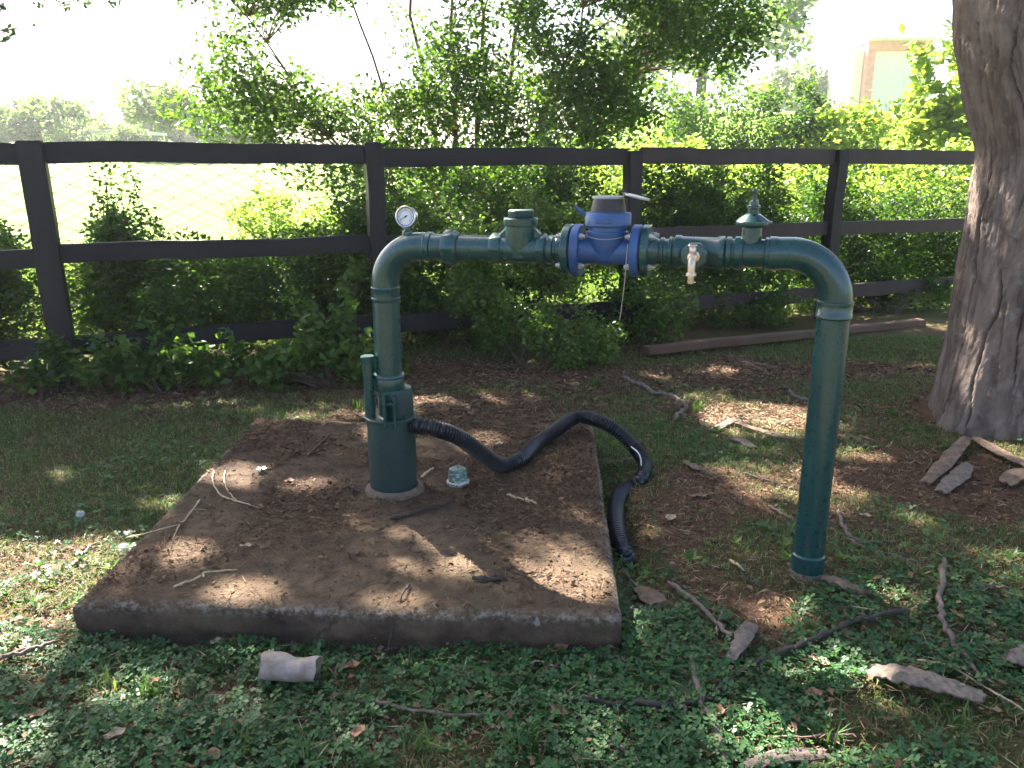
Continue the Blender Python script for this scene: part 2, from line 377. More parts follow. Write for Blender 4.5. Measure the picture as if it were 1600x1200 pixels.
# ------------------------------------------------------------------ concrete slab
def slab():
    n, m = 96, 104
    u, v = np.meshgrid(np.linspace(0, 1, n), np.linspace(0, 1, m))
    P = [np.array(q) for q in SLAB]
    def warp(u, v):
        a = P[0][None, None, :]*(1-u)[..., None]+P[1][None, None, :]*u[..., None]
        b = P[3][None, None, :]*(1-u)[..., None]+P[2][None, None, :]*u[..., None]
        return a*(1-v)[..., None]+b*v[..., None]
    W = warp(u, v); x, y = W[..., 0].copy(), W[..., 1].copy()
    e = np.minimum(np.minimum(u, 1-u)*1.75, np.minimum(v, 1-v)*1.9)
    z = SLAB_Z + (fbm(x*2, y*2, 0, 41)-.5)*.016 + (fbm(x*14, y*14, 0, 45)-.5)*.006
    z -= np.clip(.014-e, 0, 1)*(.35+.9*fbm(x*9, y*9, 0, 47)) + .008*np.exp(-(e/.012)**2)*sstep(.55, .75, fbm(x*16, y*16, 3, 49))
    V = [np.stack([x, y, z], -1).reshape(-1, 3)]
    F = [(i*n+k, i*n+k+1, (i+1)*n+k+1, (i+1)*n+k) for i in range(m-1) for k in range(n-1)]
    loop = list(range(n)) + [i*n+n-1 for i in range(1, m)] + [(m-1)*n+k for k in range(n-2, -1, -1)] + [i*n for i in range(m-2, 0, -1)]
    T = V[0][loop]; c = T[:, :2].mean(0); L = len(loop); base = n*m; prev = loop
    d = (T[:, :2]-c)/np.linalg.norm(T[:, :2]-c, axis=1)[:, None]
    for j, zz in enumerate(np.linspace(.118, -.1, 12)):
        r = (fbm(T[:, 0]*8, T[:, 1]*8, zz*14+9, 53)-.5)*.014 + (fbm(T[:, 0]*30, T[:, 1]*30, zz*40, 57)-.5)*.012 + .006 - .012*(zz < .03)
        zr = np.full(L, zz)-(.0 if j else 0); 
        if j == 0: zr = np.minimum(zr, T[:, 2]-.006)
        V.append(np.column_stack([T[:, 0]+d[:, 0]*r, T[:, 1]+d[:, 1]*r, zr]))
        cur = [base+j*L+k for k in range(L)]
        F += [(prev[k], cur[k], cur[(k+1) % L], prev[(k+1) % L]) for k in range(L)]
        prev = cur
    t = NT('dirty_concrete'); p = t.pos()
    n1 = t.noise(2.6, 6, .65, p, .3); n2 = t.noise(17, 6, .7, p); n3 = t.noise(120, 4, .75, p)
    c1 = t.ramp(n1, [(.3, (.066, .043, .029)), (.5, (.13, .086, .054)), (.7, (.205, .142, .088))])
    c1 = t.mix(t.ramp(n2, [(.45, (0, 0, 0)), (.68, (.75, .75, .75))]), c1, (.045, .03, .024))
    c1 = t.mix(t.ramp(t.noise(4.3, 5, .6, p, .5), [(.58, (0, 0, 0)), (.74, (.55, .55, .55))]), c1, (.12, .11, .045))
    c1 = t.mix(t.ramp(n3, [(.64, (0, 0, 0)), (.76, (.5, .5, .5))]), c1, (.27, .21, .14))
    geo = t.n('ShaderNodeNewGeometry'); sx = t.n('ShaderNodeSeparateXYZ'); t.l(geo.outputs['Normal'], sx.inputs[0])
    side = t.ramp(sx.outputs[2], [(.35, (1, 1, 1)), (.7, (0, 0, 0))])
    c2 = t.ramp(t.noise(6, 6, .7, p), [(.3, (.05, .034, .027)), (.5, (.11, .075, .056)), (.7, (.20, .14, .10))])
    c2 = t.mix(t.ramp(t.noise(3.3, 4, .6, p), [(.56, (0, 0, 0)), (.72, (.6, .6, .6))]), c2, (.06, .068, .03))
    c2 = t.mix(t.ramp(t.noise(19, 2, .5, p), [(.71, (0, 0, 0)), (.74, (.9, .9, .9))]), c2, (.33, .32, .31))
    col = t.mix(side, c1, c2)
    ed = t.n('ShaderNodeAttribute', attribute_name='edge').outputs['Fac']
    wr = t.math('MULTIPLY', ed, t.ramp(t.noise(46, 5, .75, p), [(.46, (0, 0, 0)), (.6, (1, 1, 1))]))
    col = t.mix(t.math('MULTIPLY', wr, .75), col, (.33, .29, .25))
    crk = t.n('ShaderNodeTexVoronoi', feature='DISTANCE_TO_EDGE'); crk.inputs['Scale'].default_value = 1.15
    wv = t.n('ShaderNodeVectorMath', operation='ADD'); t.l(p, wv.inputs[0]); nz_ = t.n('ShaderNodeTexNoise'); nz_.inputs['Scale'].default_value = 4.0; nz_.inputs['Detail'].default_value = 6
    sc_ = t.n('ShaderNodeVectorMath', operation='SCALE'); sc_.inputs['Scale'].default_value = .35; t.l(p, nz_.inputs['Vector']); t.l(nz_.outputs['Color'], sc_.inputs[0]); t.l(sc_.outputs[0], wv.inputs[1]); t.l(wv.outputs[0], crk.inputs['Vector'])
    ck = t.ramp(crk.outputs['Distance'], [(.002, (1, 1, 1)), (.008, (0, 0, 0))])
    col = t.mix(t.math('MULTIPLY', ck, t.ramp(n1, [(.45, (0, 0, 0)), (.6, (.8, .8, .8))])), col, (.03, .02, .015))
    b = t.bump(t.math('ADD', t.math('MULTIPLY', n2, 1.4), n3), 1.0, .009)
    mat = t.done(t.principled(col, .92, 0, b, .2))
    V = np.concatenate(V)
    ea = np.zeros(len(V)); ea[:n*m] = np.exp(-(e.ravel()/.018)**2); ea[n*m:n*m+L] = .9; ea[n*m+L:n*m+2*L] = .35
    o = np_mesh('concrete_slab', V, np.array(F), mat, None, True, {'edge': ('POINT', ea)}, origin=(-.5, 3.1, 0))
    tag(o, 'dirty brown concrete slab strewn with bark litter under the left pipe', 'slab')
    t2 = bpy.data.objects
    return o
slab()
def slab_h(x, y): return SLAB_Z + (fbm(np.asarray(x)*2, np.asarray(y)*2, 0, 41)-.5)*.016 + (fbm(np.asarray(x)*14, np.asarray(y)*14, 0, 45)-.5)*.006
def top_h(x, y): return np.where(in_slab(x, y), slab_h(x, y), ground_h(x, y))

# ------------------------------------------------------------------ wellhead pipework (one welded thing)
UX = np.array([.9534, -.3017, 0.0]); FR = np.array([-.3017, -.9534, 0.0])    # along the run; out of its front
L0 = np.array([-.5, 3.15, 0.0]); RUN_L = 1.657; R0 = L0+UX*RUN_L
def runz(s): return 1.152 + .018*s/RUN_L
def run(s, f=0.0, dz=0.0): return L0+UX*s+FR*f+np.array([0, 0, runz(s)+dz])
well = empty('wellhead_pipework', (-.5, 3.15, SLAB_Z), 'dark green welded wellhead pipe arch with blue water meter over the slab', 'pipework')
PR = .0535
def part(name, mat, parent=None, **kw):
    return (lambda mb: mb.build(name, M[mat], parent or well, **kw))
cas = MB().lathe([(.097, .09), (.0975, .14), (.099, .3), (.098, .452)], 48, (L0[0], L0[1], 0)).build('casing', M['green_dark'], well)
MB().lathe([(.106, .4525), (.109, .456), (.109, .463), (.105, .466)], 48, (L0[0], L0[1], 0)).build('cover_plate', M['green_dark'], cas)
MB().lathe([(.13, .128), (.118, .150), (.103, .157), (.0985, .158)], 28, (L0[0]+.005, L0[1]-.005, 0), caps=False).build('grout_collar', mat_plain('grout', (.17, .125, .09), .95, 0, .4, 30, .8, .01), cas)
MB().lathe([(.07, .466), (.071, .50), (.071, .565), (.066, .575), (.066, .58)], 36, (L0[0]+.022, L0[1]+.004, 0)).build('riser_socket', M['green_dark'], well)
for k in (-1, 1):
    MB().box((L0[0]+.012+k*.02, L0[1]-.086, .50), (.012, .045, .135)).build('clamp_lug', M['green'], well, bevel=.002)
MB().lathe([(.0075, -.035), (.0075, .035)], 10, (L0[0]+.012, L0[1]-.092, .535), (1, 0, 0)).build('clamp_bolt', M['green_dark'], well)
MB().lathe([(.011, 0), (.011, .012)], 6, (L0[0]+.062, L0[1]-.05, .466), (0, 0, 1)).build('plate_bolt', M['green_dark'], cas)
MB().lathe([(.011, 0), (.011, .018)], 6, (L0[0]+.085, L0[1]-.01, .466), (0, 0, 1)).build('plate_bolt', M['green_dark'], cas)
vp = MB().lathe([(.0215, .466), (.0215, .66), (.024, .662), (.0245, .70)], 20, (L0[0]-.078, L0[1]-.03, 0)).build('vent_pipe', M['green'], well)
MB().lathe([(.0275, .70), (.0285, .704), (.0285, .716), (.025, .72)], 20, (L0[0]-.078, L0[1]-.03, 0)).build('vent_cap', M['green'], vp)
# left riser, elbow
MB().lathe([(.059, .575), (.0605, .58), (.0605, .628), (.058, .633), (PR, .634), (PR, .945)], 40, L0).build('riser_pipe', M['green'], well)
MB().lathe([(.0625, .624), (.064, .628), (.064, .634), (.061, .639)], 40, L0).build('weld_ring', M['green'], well)
def elbow_path(base, u, zc, R, n=16):
    P = []
    for k in range(n+1):
        a = math.pi/2*k/n
        P.append(base + u*(R-R*math.cos(a)) + np.array([0, 0, zc-R+R*math.sin(a)]))
    return P
ep = [L0+np.array([0, 0, .94])] + elbow_path(L0, UX, runz(.1), .155) + [run(.2)]
MB().tube(ep, [.0545]*2+[.0548]*(len(ep)-3)+[.0545], 40).build('elbow', M['green'], well)
MB().lathe([(.0555, .935), (.058, .94), (.058, .95), (.0565, .952), (.0565, .985), (.0575, .987), (.0575, .991), (.0555, .994)], 40, L0).build('elbow_collar', M['green'], well)
gw = empty_g = None
# gauge
go = run(.102, 0, 0)
gz = go[2]
MB().lathe([(.02, gz+.045), (.019, gz+.058), (.012, gz+.062), (.011, gz+.075)], 20, (go[0], go[1], 0)).build('gauge_boss', M['green'], well)
GN = Vector((-.24, -.95, .12)).normalized(); gc = Vector((go[0], go[1], gz+.112)); 
gcase = MB().lathe([(.036, -.022), (.0395, -.018), (.0395, .004), (.041, .006), (.041, .010)], 40, gc, GN).build('pressure_gauge', M['steel'], well)
MB().lathe([(.0355, .010), (.041, .010), (.0415, .013), (.039, .0155), (.0355, .0145)], 40, gc, GN, caps=False).build('gauge_rim', M['steel'], gcase)
MB().lathe([(.0357, .0095), (.0357, .0112)], 40, gc, GN).build('dial', M['dial'], gcase)
gx = GN.cross(Vector((0, 0, 1))).normalized()*-1; gy = GN.cross(gx)*1.0
if gy.z < 0: gy = -gy
gx = gy.cross(GN)
mk = MB()
def dial_bar(mb, a, r0, r1, w, h=.0118):
    d = gx*math.cos(a)+gy*math.sin(a); e = gx*-math.sin(a)+gy*math.cos(a)
    q = [gc+d*r0-e*w, gc+d*r1-e*w*.6, gc+d*r1+e*w*.6, gc+d*r0+e*w]
    mb.add([p_+GN*h for p_ in q]+[p_+GN*(h+.0006) for p_ in q], [(4, 5, 6, 7), (0, 1, 5, 4), (1, 2, 6, 5), (2, 3, 7, 6), (3, 0, 4, 7)])
for k in range(31):
    a = math.radians(225-270*k/30); dial_bar(mk, a, .0285 if k % 5 else .0255, .0315, .0006 if k % 5 else .0009)
for k in range(31):
    a = math.radians(225-270*k/30); dial_bar(mk, a, .0225, .0238, .0025)
mk.build('dial_marks', mat_plain('dial_ink', (.22, .22, .28), .5), gcase, smooth=0)
nd = MB(); dial_bar(nd, math.radians(212), -.009, .027, .0013, .0124); nd.lathe([(.004, .0122), (.0035, .0136)], 14, gc, GN)
nd.build('needle', M['black'], gcase, smooth=0)
MB().lathe([(.033, .0142), (.036, .0138)], 40, gc, GN, caps=False).build('gauge_gasket', M['black'], gcase)
# run of fittings, positions s along the run
def ring(name, s0, s1, prof, mat='green', n=40, parent=None, phase=0):
    o = run(s0); L = s1-s0
    return MB().lathe([(r, f*L) for r, f in prof], n, o, UX, phase=phase).build(name, M[mat], parent or well, bevel=.0018 if n <= 8 else 0)
ring('coupling', .182, .222, [(.055, 0), (.0565, .1), (.052, .2), (.0565, .3), (.0565, .6), (.05, .7), (.05, 1)])
ring('pipe_nipple', .215, .262, [(.049, 0), (.049, 1)])
un = ring('union_nut', .258, .306, [(.057, 0), (.0665, .06), (.0665, .8), (.06, 1)], n=8)
ring('union_ring', .300, .318, [(.053, 0), (.058, .2), (.055, 1)], parent=un)
ring('run_pipe', .31, .452, [(.0475, 0), (.0475, 1)])
ring('hex_nut', .446, .490, [(.052, 0), (.057, .1), (.057, .85), (.053, 1)], n=8)
sv = (.5+.618)/2
cv = ring('check_valve', .485, .640, [(.047, 0), (.047, .2), (.052, .5), (.047, .8), (.047, 1)])
vb = run(sv)
MB().lathe([(.047, -.03), (.0575, .025), (.0575, .082), (.0625, .084), (.064, .09), (.064, .108), (.061, .112)], 36, vb).build('valve_chamber', M['green'], cv)
MB().lathe([(.05, .112), (.05, .136), (.047, .14)], 8, vb, phase=.3).build('valve_cap', M['green_dark'], cv, bevel=.002)
MB().lathe([(.012, 0), (.012, .016)], 6, vb+UX*-.052+np.array([0, 0, .066]), -UX).build('plug', M['green'], cv)
for k in (-1, 1):
    a = vb+UX*k*.098; b = vb+UX*k*.052; e = FR*.018
    mbw = MB(); zz = np.array([0, 0, 1.0])
    mbw.add([a-e+zz*.035, b-e+zz*.078, b-e-zz*.01, a-e-zz*.01, a+e+zz*.035, b+e+zz*.078, b+e-zz*.01, a+e-zz*.01],
            [(0, 1, 2, 3), (7, 6, 5, 4), (0, 4, 5, 1), (1, 5, 6, 2), (2, 6, 7, 3), (3, 7, 4, 0)])
    mbw.build('web', M['green'], cv, bevel=.004)
ring('hex_nut', .628, .66, [(.053, 0), (.057, .1), (.057, .85), (.053, 1)], n=8)
ring('threaded_nipple', .655, .74, [(.044, 0), (.044, .12), (.051, .16), (.051, .36), (.045, .4), (.045, .5), (.05, .55), (.05, .75), (.056, .85), (.056, 1)])
def flange(name, s0, s1, mat, r=.092):
    fl = ring(name, s0, s1, [(r-.004, 0), (r, .12), (r, .88), (r-.004, 1)], mat, 44)
    return fl
flange('pipe_flange', .726, .754, 'green'); ring('gasket', .753, .7595, [(.08, 0), (.08, 1)], 'black')
mt = ring('water_meter', .78, .982, [(.062, 0), (.05, .12), (.048, .3), (.052, .5), (.048, .7), (.05, .88), (.062, 1)], 'blue')
f1 = flange('meter_flange', .759, .790, 'blue'); f2 = flange('meter_flange', .972, 1.003, 'blue')
for o_ in (f1, f2): o_.parent = mt
ring('gasket', 1.0025, 1.008, [(.08, 0), (.08, 1)], 'black'); flange('pipe_flange', 1.0075, 1.036, 'green')
mc = run(.881)
MB().lathe([(.045, -.03), (.06, .0), (.068, .03), (.0695, .055), (.0715, .06), (.0715, .066), (.068, .07), (.068, .084)], 44, mc).build('meter_bowl', M['blue'], mt)
MB().lathe([(.078, .085), (.0815, .089), (.0815, .128), (.078, .133), (.06, .136)], 44, mc).build('meter_collar', M['blue'], mt)
MB().box(mc+FR*.0815+np.array([0, 0, .108]), (.058, .008, .018), Matrix(((UX[0], -FR[0], 0), (UX[1], -FR[1], 0), (0, 0, 1)))).build('name_plate', M['blue'], mt, bevel=.002)
MB().lathe([(.063, .134), (.061, .145), (.0545, .178), (.054, .182)], 40, mc).build('register_housing', M['lid'], mt)
MB().lathe([(.0555, .180), (.057, .182), (.056, .188), (.05, .1895)], 40, mc).build('register_rim', M['flap'], mt)
fo = mc+UX*.060+np.array([0, 0, .188])
flm = MB(); A = Vector(UX)*.9+Vector((0, 0, -.22)); A.normalize(); B = Vector((FR[0], FR[1], 0)); Nn = A.cross(B)
ring_v = []
for z_ in (0, .006):
    for k in range(24):
        a = 2*math.pi*k/24; ring_v.append(Vector(fo)+A*(.042+.044*math.cos(a))+B*(.05*math.sin(a))+Nn*z_+Vector((0, 0, .012)))
flm.add(ring_v, [tuple(range(23, -1, -1)), tuple(range(24, 48))]+[(k, (k+1) % 24, 24+(k+1) % 24, 24+k) for k in range(24)])
flm.build('lid_flap', M['flap'], mt, bevel=.0012)
MB().box(fo+np.array([0, 0, .004]), (.014, .03, .02)).build('lid_hinge', M['lid'], mt, bevel=.002)
bt = mc-UX*.098+np.array([0, 0, .138])+FR*.02
MB().tube([mc-UX*.075+np.array([0, 0, .12])+FR*.02, bt, bt-UX*.018+np.array([0, 0, .016])], [.006, .007, .005], 8).build('seal_tag', M['blue'], mt)
wr = [mc+(UX*math.cos(a)+FR*math.sin(a))*(.0745+.002*math.sin(3*a))+np.array([0, 0, .064-.02*math.sin(a)]) for a in np.linspace(-.3, math.pi+.3, 26)]
MB().tube(wr, .0014, 6).build('seal_wire', M['wire'], mt)
hw = spline([mc+UX*.085+FR*.07+np.array([0, 0, .03]), mc+UX*.083+FR*.08+np.array([0, 0, -.04]), mc+UX*.078+FR*.08+np.array([0, 0, -.13]), mc+UX*.068+FR*.08+np.array([0, 0, -.235])], 6)
MB().tube(hw, .0017, 6).build('hanging_wire', M['wire'], mt)
for s_, dr in ((.790, 1), (.972, -1), (1.036, 1), (.726, -1)):
    for k in range(4):
        a = math.pi/4+math.pi/2*k
        c_ = run(s_)+(FR*math.cos(a)+np.array([0, 0, math.sin(a)]))*.073
        MB().lathe([(.0115, 0), (.0115, .011), (.0075, .0112), (.0075, .02)], 6, c_, UX*dr).build('bolt', M['galv'], mt if .75 < s_ < 1.0 else well)
ring('reducer', 1.029, 1.062, [(.062, 0), (.056, .3), (.048, .8), (.046, 1)])
ring('threaded_nipple', 1.058, 1.125, [(.044, 0), (.044, .15), (.049, .2), (.049, .35), (.044, .4), (.044, .6), (.052, .65), (.052, .8), (.046, .85), (.046, 1)])
tee = ring('tee', 1.118, 1.29, [(.05, 0), (.0575, .02), (.0575, .12), (.053, .16), (.053, .84), (.0575, .88), (.0575, .98), (.05, 1)])
tc = run(1.193, 0, -.006)
MB().lathe([(.036, .02), (.046, .05), (.047, .06), (.047, .084), (.041, .088)], 8, tc, FR, phase=math.pi/8).build('tee_boss', M['green'], tee, bevel=.002)
tp = empty_t = MB().lathe([(.02, .085), (.02, .098), (.0135, .1), (.0135, .125), (.016, .13), (.016, .15), (.012, .153)], 16, tc, FR).build('tap', M['brass'], well)
q = tc+FR*.138
MB().tube([q+np.array([0, 0, .002]), q+FR*.012+np.array([0, 0, -.012]), q+FR*.016+np.array([0, 0, -.03]), q+FR*.016+np.array([0, 0, -.046])], [.013, .014, .0125, .0125], 16).build('tap_spout', M['brass'], tp)
MB().lathe([(.0165, -.046), (.0175, -.049), (.0175, -.057), (.0105, -.058), (.0105, -.066), (.0115, -.067), (.0105, -.07), (.0115, -.074), (.0095, -.083)], 18, q+FR*.016).build('hose_tail', M['brass'], tp)
MB().lathe([(.009, .0), (.012, .012), (.012, .024), (.008, .03)], 14, q+np.array([0, 0, .008])).build('tap_bonnet', M['brass'], tp)
MB().box(q+np.array([0, 0, .04]), (.034, .007, .007), Matrix.Rotation(.5, 3, 'Z')).build('tap_handle', M['brass'], tp, bevel=.002)
ring('coupling', 1.285, 1.345, [(.048, 0), (.048, .1), (.0545, .15), (.0545, .4), (.048, .45), (.048, .55), (.056, .6), (.056, .9), (.05, 1)])
gv = ring('gate_valve', 1.335, 1.432, [(.054, 0), (.054, .12), (.048, .16), (.05, .5), (.048, .84), (.054, .88), (.054, 1)])
g0 = run(1.372)
MB().lathe([(.036, .02), (.034, .05), (.033, .085), (.04, .092), (.054, .094), (.0555, .099), (.0545, .106), (.043, .117), (.028, .127), (.022, .131)], 36, g0).build('valve_bonnet', M['green'], gv)
MB().lathe([(.0185, .130), (.0185, .146), (.0225, .149), (.0225, .158), (.0165, .160), (.015, .172), (.0085, .176), (.0075, .2), (.009, .204), (.006, .212)], 20, g0).build('valve_stem', M['green'], gv)
MB().tube([g0+np.array([0, 0, .105])+UX*.05, g0+np.array([0, 0, .103])+UX*.064], [.006, .004], 8).build('wire_stub', M['wire'], gv)
ring('coupling', 1.428, 1.462, [(.05, 0), (.057, .15), (.057, .8), (.055, 1)])
ep = [run(1.455)] + [p_ for p_ in elbow_path(R0, -UX, runz(1.6), .158)[::-1]] + [R0+np.array([0, 0, .985])]
MB().tube(ep, .0548, 40).build('elbow', M['green'], well)
MB().lathe([(.0548, .958), (.0595, .963), (.0595, .974), (.0575, .977), (.0575, 1.006), (.0595, 1.008), (.0595, 1.016), (.0556, 1.02)], 40, R0).build('elbow_collar', M['green'], well)
MB().lathe([(PR, -.12), (PR, .5), (PR, .965)], 40, R0).build('riser_pipe', M['green'], well)
MB().lathe([(.055, .028), (.0575, .03), (.0585, .09), (.056, .093), (PR, .096)], 40, R0).build('foot_sleeve', M['green'], well)
MB().lathe([(.066, -.06), (.064, .0), (.059, .022), (.055, .034)], 26, R0).build('concrete_foot', mat_plain('foot_concrete', (.22, .19, .16), .95, 0, .45, 45, .9, .01), well)

# ------------------------------------------------------------------ corrugated hose
def hose():
    K = [(L0[0]+.055, L0[1]-.02, .43), tuple(at(672, 668, .425)), tuple(at(715, 682, .37)), tuple(at(752, 708, .26)), tuple(at(785, 727, .168)), tuple(at(815, 717, .165)), tuple(at(838, 694, .167)),
         tuple(at(870, 671, .19)), tuple(at(900, 652, .21)), tuple(at(930, 656, .21)), tuple(at(960, 670, .18)), tuple(at(990, 698, .10)), tuple(at(1008, 725, .045)),
         tuple(at(1003, 748, .015)), tuple(at(985, 762, -.03)), tuple(at(967, 775, -.01)), tuple(at(962, 800, .025)), tuple(at(965, 832, .02)), tuple(at(975, 862, -.01)), tuple(at(984, 885, -.08))]
    P = spline(K, 14); d = np.r_[0, np.cumsum(np.linalg.norm(np.diff(P, axis=0), axis=1))]
    pitch = .0125; N = int(d[-1]/pitch)*4; s = np.linspace(0, d[-1], N)
    Q = np.stack([np.interp(s, d, P[:, k]) for k in range(3)], 1)
    ph = (np.arange(N) % 4); r = np.where(ph < 2, .0355, .0285)
    o = MB().tube(Q, list(r), 18).build('corrugated_hose', M['hose'], None, smooth=60, origin=tuple(K[0]))
    tag(o, 'black corrugated hose curving from the casing over the slab edge', 'hose')
    sp = spline([at(986, 698, .135), at(996, 706, .13), at(1001, 716, .105), at(1002, 728, .07)], 6)
    MB().tube(sp, [.0015]+[.0035]*(len(sp)-2)+[.001], 6).build('pale_strip', M['white_strip'], o)
hose()

# green and white plastic cap on the slab
cx, cy, cz = at(715, 760, SLAB_Z)
cp = empty('plastic_cap', (cx, cy+.03, SLAB_Z), 'small faded green upturned plastic cap with white rim on the slab', 'cap')
t = NT('faded_green'); p = t.pos(); f_ = t.ramp(t.noise(55, 5, .7, t.mapping(p, (1, 1, 2.2))), [(.5, (0, 0, 0)), (.62, (1, 1, 1))])
M['faded'] = t.done(t.principled(t.mix(f_, (.07, .15, .125), (.48, .47, .42)), .5))
cc = (cx, cy+.03, SLAB_Z-.004)
MB().lathe([(.044, .018), (.0425, .02), (.040, .06), (.036, .074), (.026, .079), (.0, .080)], 30, cc, caps=False).build('cap_body', M['faded'], cp)
MB().lathe([(.044, 0), (.049, .004), (.049, .018), (.043, .022)], 30, cc).build('cap_rim', mat_plain('dirty_white', (.55, .52, .47), .6, 0, .35, 60), cp)
MB().lathe([(.004, .079), (.003, .088), (.001, .091)], 8, cc).build('cap_nib', M['faded'], cp)

# dented pale tube lying in the clover
def tube_offcut():
    a, b = at(413, 1040, .042), at(497, 1046, .038); d = b-a; L = np.linalg.norm(d); N = 22; n = 36
    V = []; U = d/L; S = np.cross(U, [0, 0, 1]); S /= np.linalg.norm(S); W = np.cross(S, U)
    for lay, rr in ((0, .043), (1, .040)):
        for i in range(N):
            t_ = i/(N-1)
            for k in range(n):
                g_ = 2*math.pi*k/n; r = rr*(1-.14*t_)
                dent = .009*math.exp(-((t_-.45-.12*math.sin(g_))/.13)**2)*max(0, math.cos(g_-1.9)) + .006*math.exp(-((t_-.72)/.12)**2)*max(0, math.cos(g_-2.6))
                r = r-dent + .0015*math.sin(5*g_+9*t_)
                V.append(a+U*(t_*L+.004*math.sin(3*g_)*(i in (0, N-1)))+(S*math.cos(g_)*1.06+W*math.sin(g_)*.94)*r)
    F = []
    for lay in (0, 1):
        for i in range(N-1):
            for k in range(n):
                q = (lay*N*n+i*n+k, lay*N*n+i*n+(k+1) % n, lay*N*n+(i+1)*n+(k+1) % n, lay*N*n+(i+1)*n+k); F.append(q if lay == 0 else q[::-1])
    for i in (0, N-1):
        for k in range(n): F.append((i*n+k, i*n+(k+1) % n, N*n+i*n+(k+1) % n, N*n+i*n+k))
    t = NT('pale_card'); p = t.pos(); n1 = t.noise(9, 6, .7, p); n2 = t.noise(60, 4, .7, p)
    col = t.ramp(n1, [(.35, (.22, .16, .125)), (.5, (.34, .27, .235)), (.65, (.42, .38, .37))])
    col = t.mix(t.ramp(n2, [(.6, (0, 0, 0)), (.7, (.8, .8, .8))]), col, (.16, .11, .085))
    o = MB().add(V, F).build('tube_offcut', t.done(t.principled(col, .55)), None, smooth=50, origin=(float(a[0]), float(a[1]), 0))
    tag(o, 'dented pale beige tube lying in clover before the slab', 'tube')
tube_offcut()

# ------------------------------------------------------------------ post-and-rail fence
FD = np.array([2.515, 1.0]); FD /= np.linalg.norm(FD); FN = np.array([FD[1], -FD[0]])   # FN towards the camera
F0 = np.array([-3.07, 5.34]); BAY = 2.2
def fpos(s, off=0.0): q = F0+FD*s+FN*off; return np.array([q[0], q[1], 0.0])
fence = empty('wooden_fence', fpos(0), 'dark creosoted three-rail post fence running behind the pipework', 'fence')
FM = Matrix(((FD[0], -FN[0], 0), (FD[1], -FN[1], 0), (0, 0, 1)))
def plank(name, c, size, mat, M3, seed, axis=0):
    """weathered timber: box with subdivided, slightly uneven faces; built in its own frame so that the grain follows it"""
    L, W, H = size; bm = bmesh.new(); bmesh.ops.create_cube(bm, size=1.0)
    for v in bm.verts: v.co = Vector((v.co.x*L, v.co.y*W, v.co.z*H))
    longe = [e for e in bm.edges if abs((e.verts[0].co-e.verts[1].co)[axis]) > .5*max(size)]
    bmesh.ops.subdivide_edges(bm, edges=longe, cuts=18, use_grid_fill=True)
    bmesh.ops.bevel(bm, geom=[e for e in bm.edges if e.is_manifold and e.calc_face_angle(0) > .5], offset=.008, segments=2, affect='EDGES')
    co = np.array([v.co[:] for v in bm.verts]); amp = .010
    for k in range(3):
        if k == axis: continue
        d = (fbm(co[:, axis]*3+seed*7.7, co[:, (k+1) % 3]*5+k, seed, 61, 3)-.5)*amp*2 + (fbm(co[:, axis]*1.0+seed*3.1, k*9.0, 0, 63, 2)-.5)*.022
        for v, q in zip(bm.verts, d): v.co[k] += float(q)
    me = bpy.data.meshes.new(name); bm.to_mesh(me); bm.free(); me.materials.append(M[mat])
    me.polygons.foreach_set('use_smooth', np.ones(len(me.polygons), bool)); me.set_sharp_from_angle(angle=math.radians(40))
    return me
def put(name, me, M3, loc, parent):
    o = bpy.data.objects.new(name, me); o.rotation_euler = M3.to_euler(); link(o, parent)
    o.location = Vector([float(a) for a in loc])-world_loc(parent); return o
for k in range(-1, 5):
    s = k*BAY; w = .15 if k < 1 else .125
    H = 1.63 if k < 2 else 1.60
    gz_ = float(ground_h(*fpos(s)[:2]))
    # turn a z-long timber: built along x, then stood up
    me = plank('post', None, (H+.3, w, w), 'fence' if k != 2 else 'fence', None, k+10)
    R3 = FM @ Matrix(((0, 0, 1), (0, 1, 0), (-1, 0, 0))); lean = Matrix.Rotation(random.uniform(-.012, .012), 3, 'X') @ Matrix.Rotation(random.uniform(-.015, .015), 3, 'Y')
    put('post', me, lean @ R3, fpos(s)+np.array([0, 0, gz_-.3+(H+.3)/2]), fence)
for k in range(-1, 5):
    for j, (z, h) in enumerate(((1.535, .135), (.88, .125), (.265, .135))):
        if k == 4: 
            continue
        s0, s1 = k*BAY, (k+1)*BAY; dz = random.uniform(-.012, .012); L = BAY-.13
        mt_ = 'fence' if (k < 1 or (k == 1 and j != 5)) else 'fence_worn'
        if k == 1 and j == 1: mt_ = 'fence'
        me = plank('rail', None, (L, .05, h), mt_, None, k*3+j+.5)
        put('rail', me, FM @ Matrix.Rotation(random.uniform(-.004, .004), 3, 'Y'), fpos((s0+s1)/2, .005)+np.array([0, 0, z+dz]), fence)

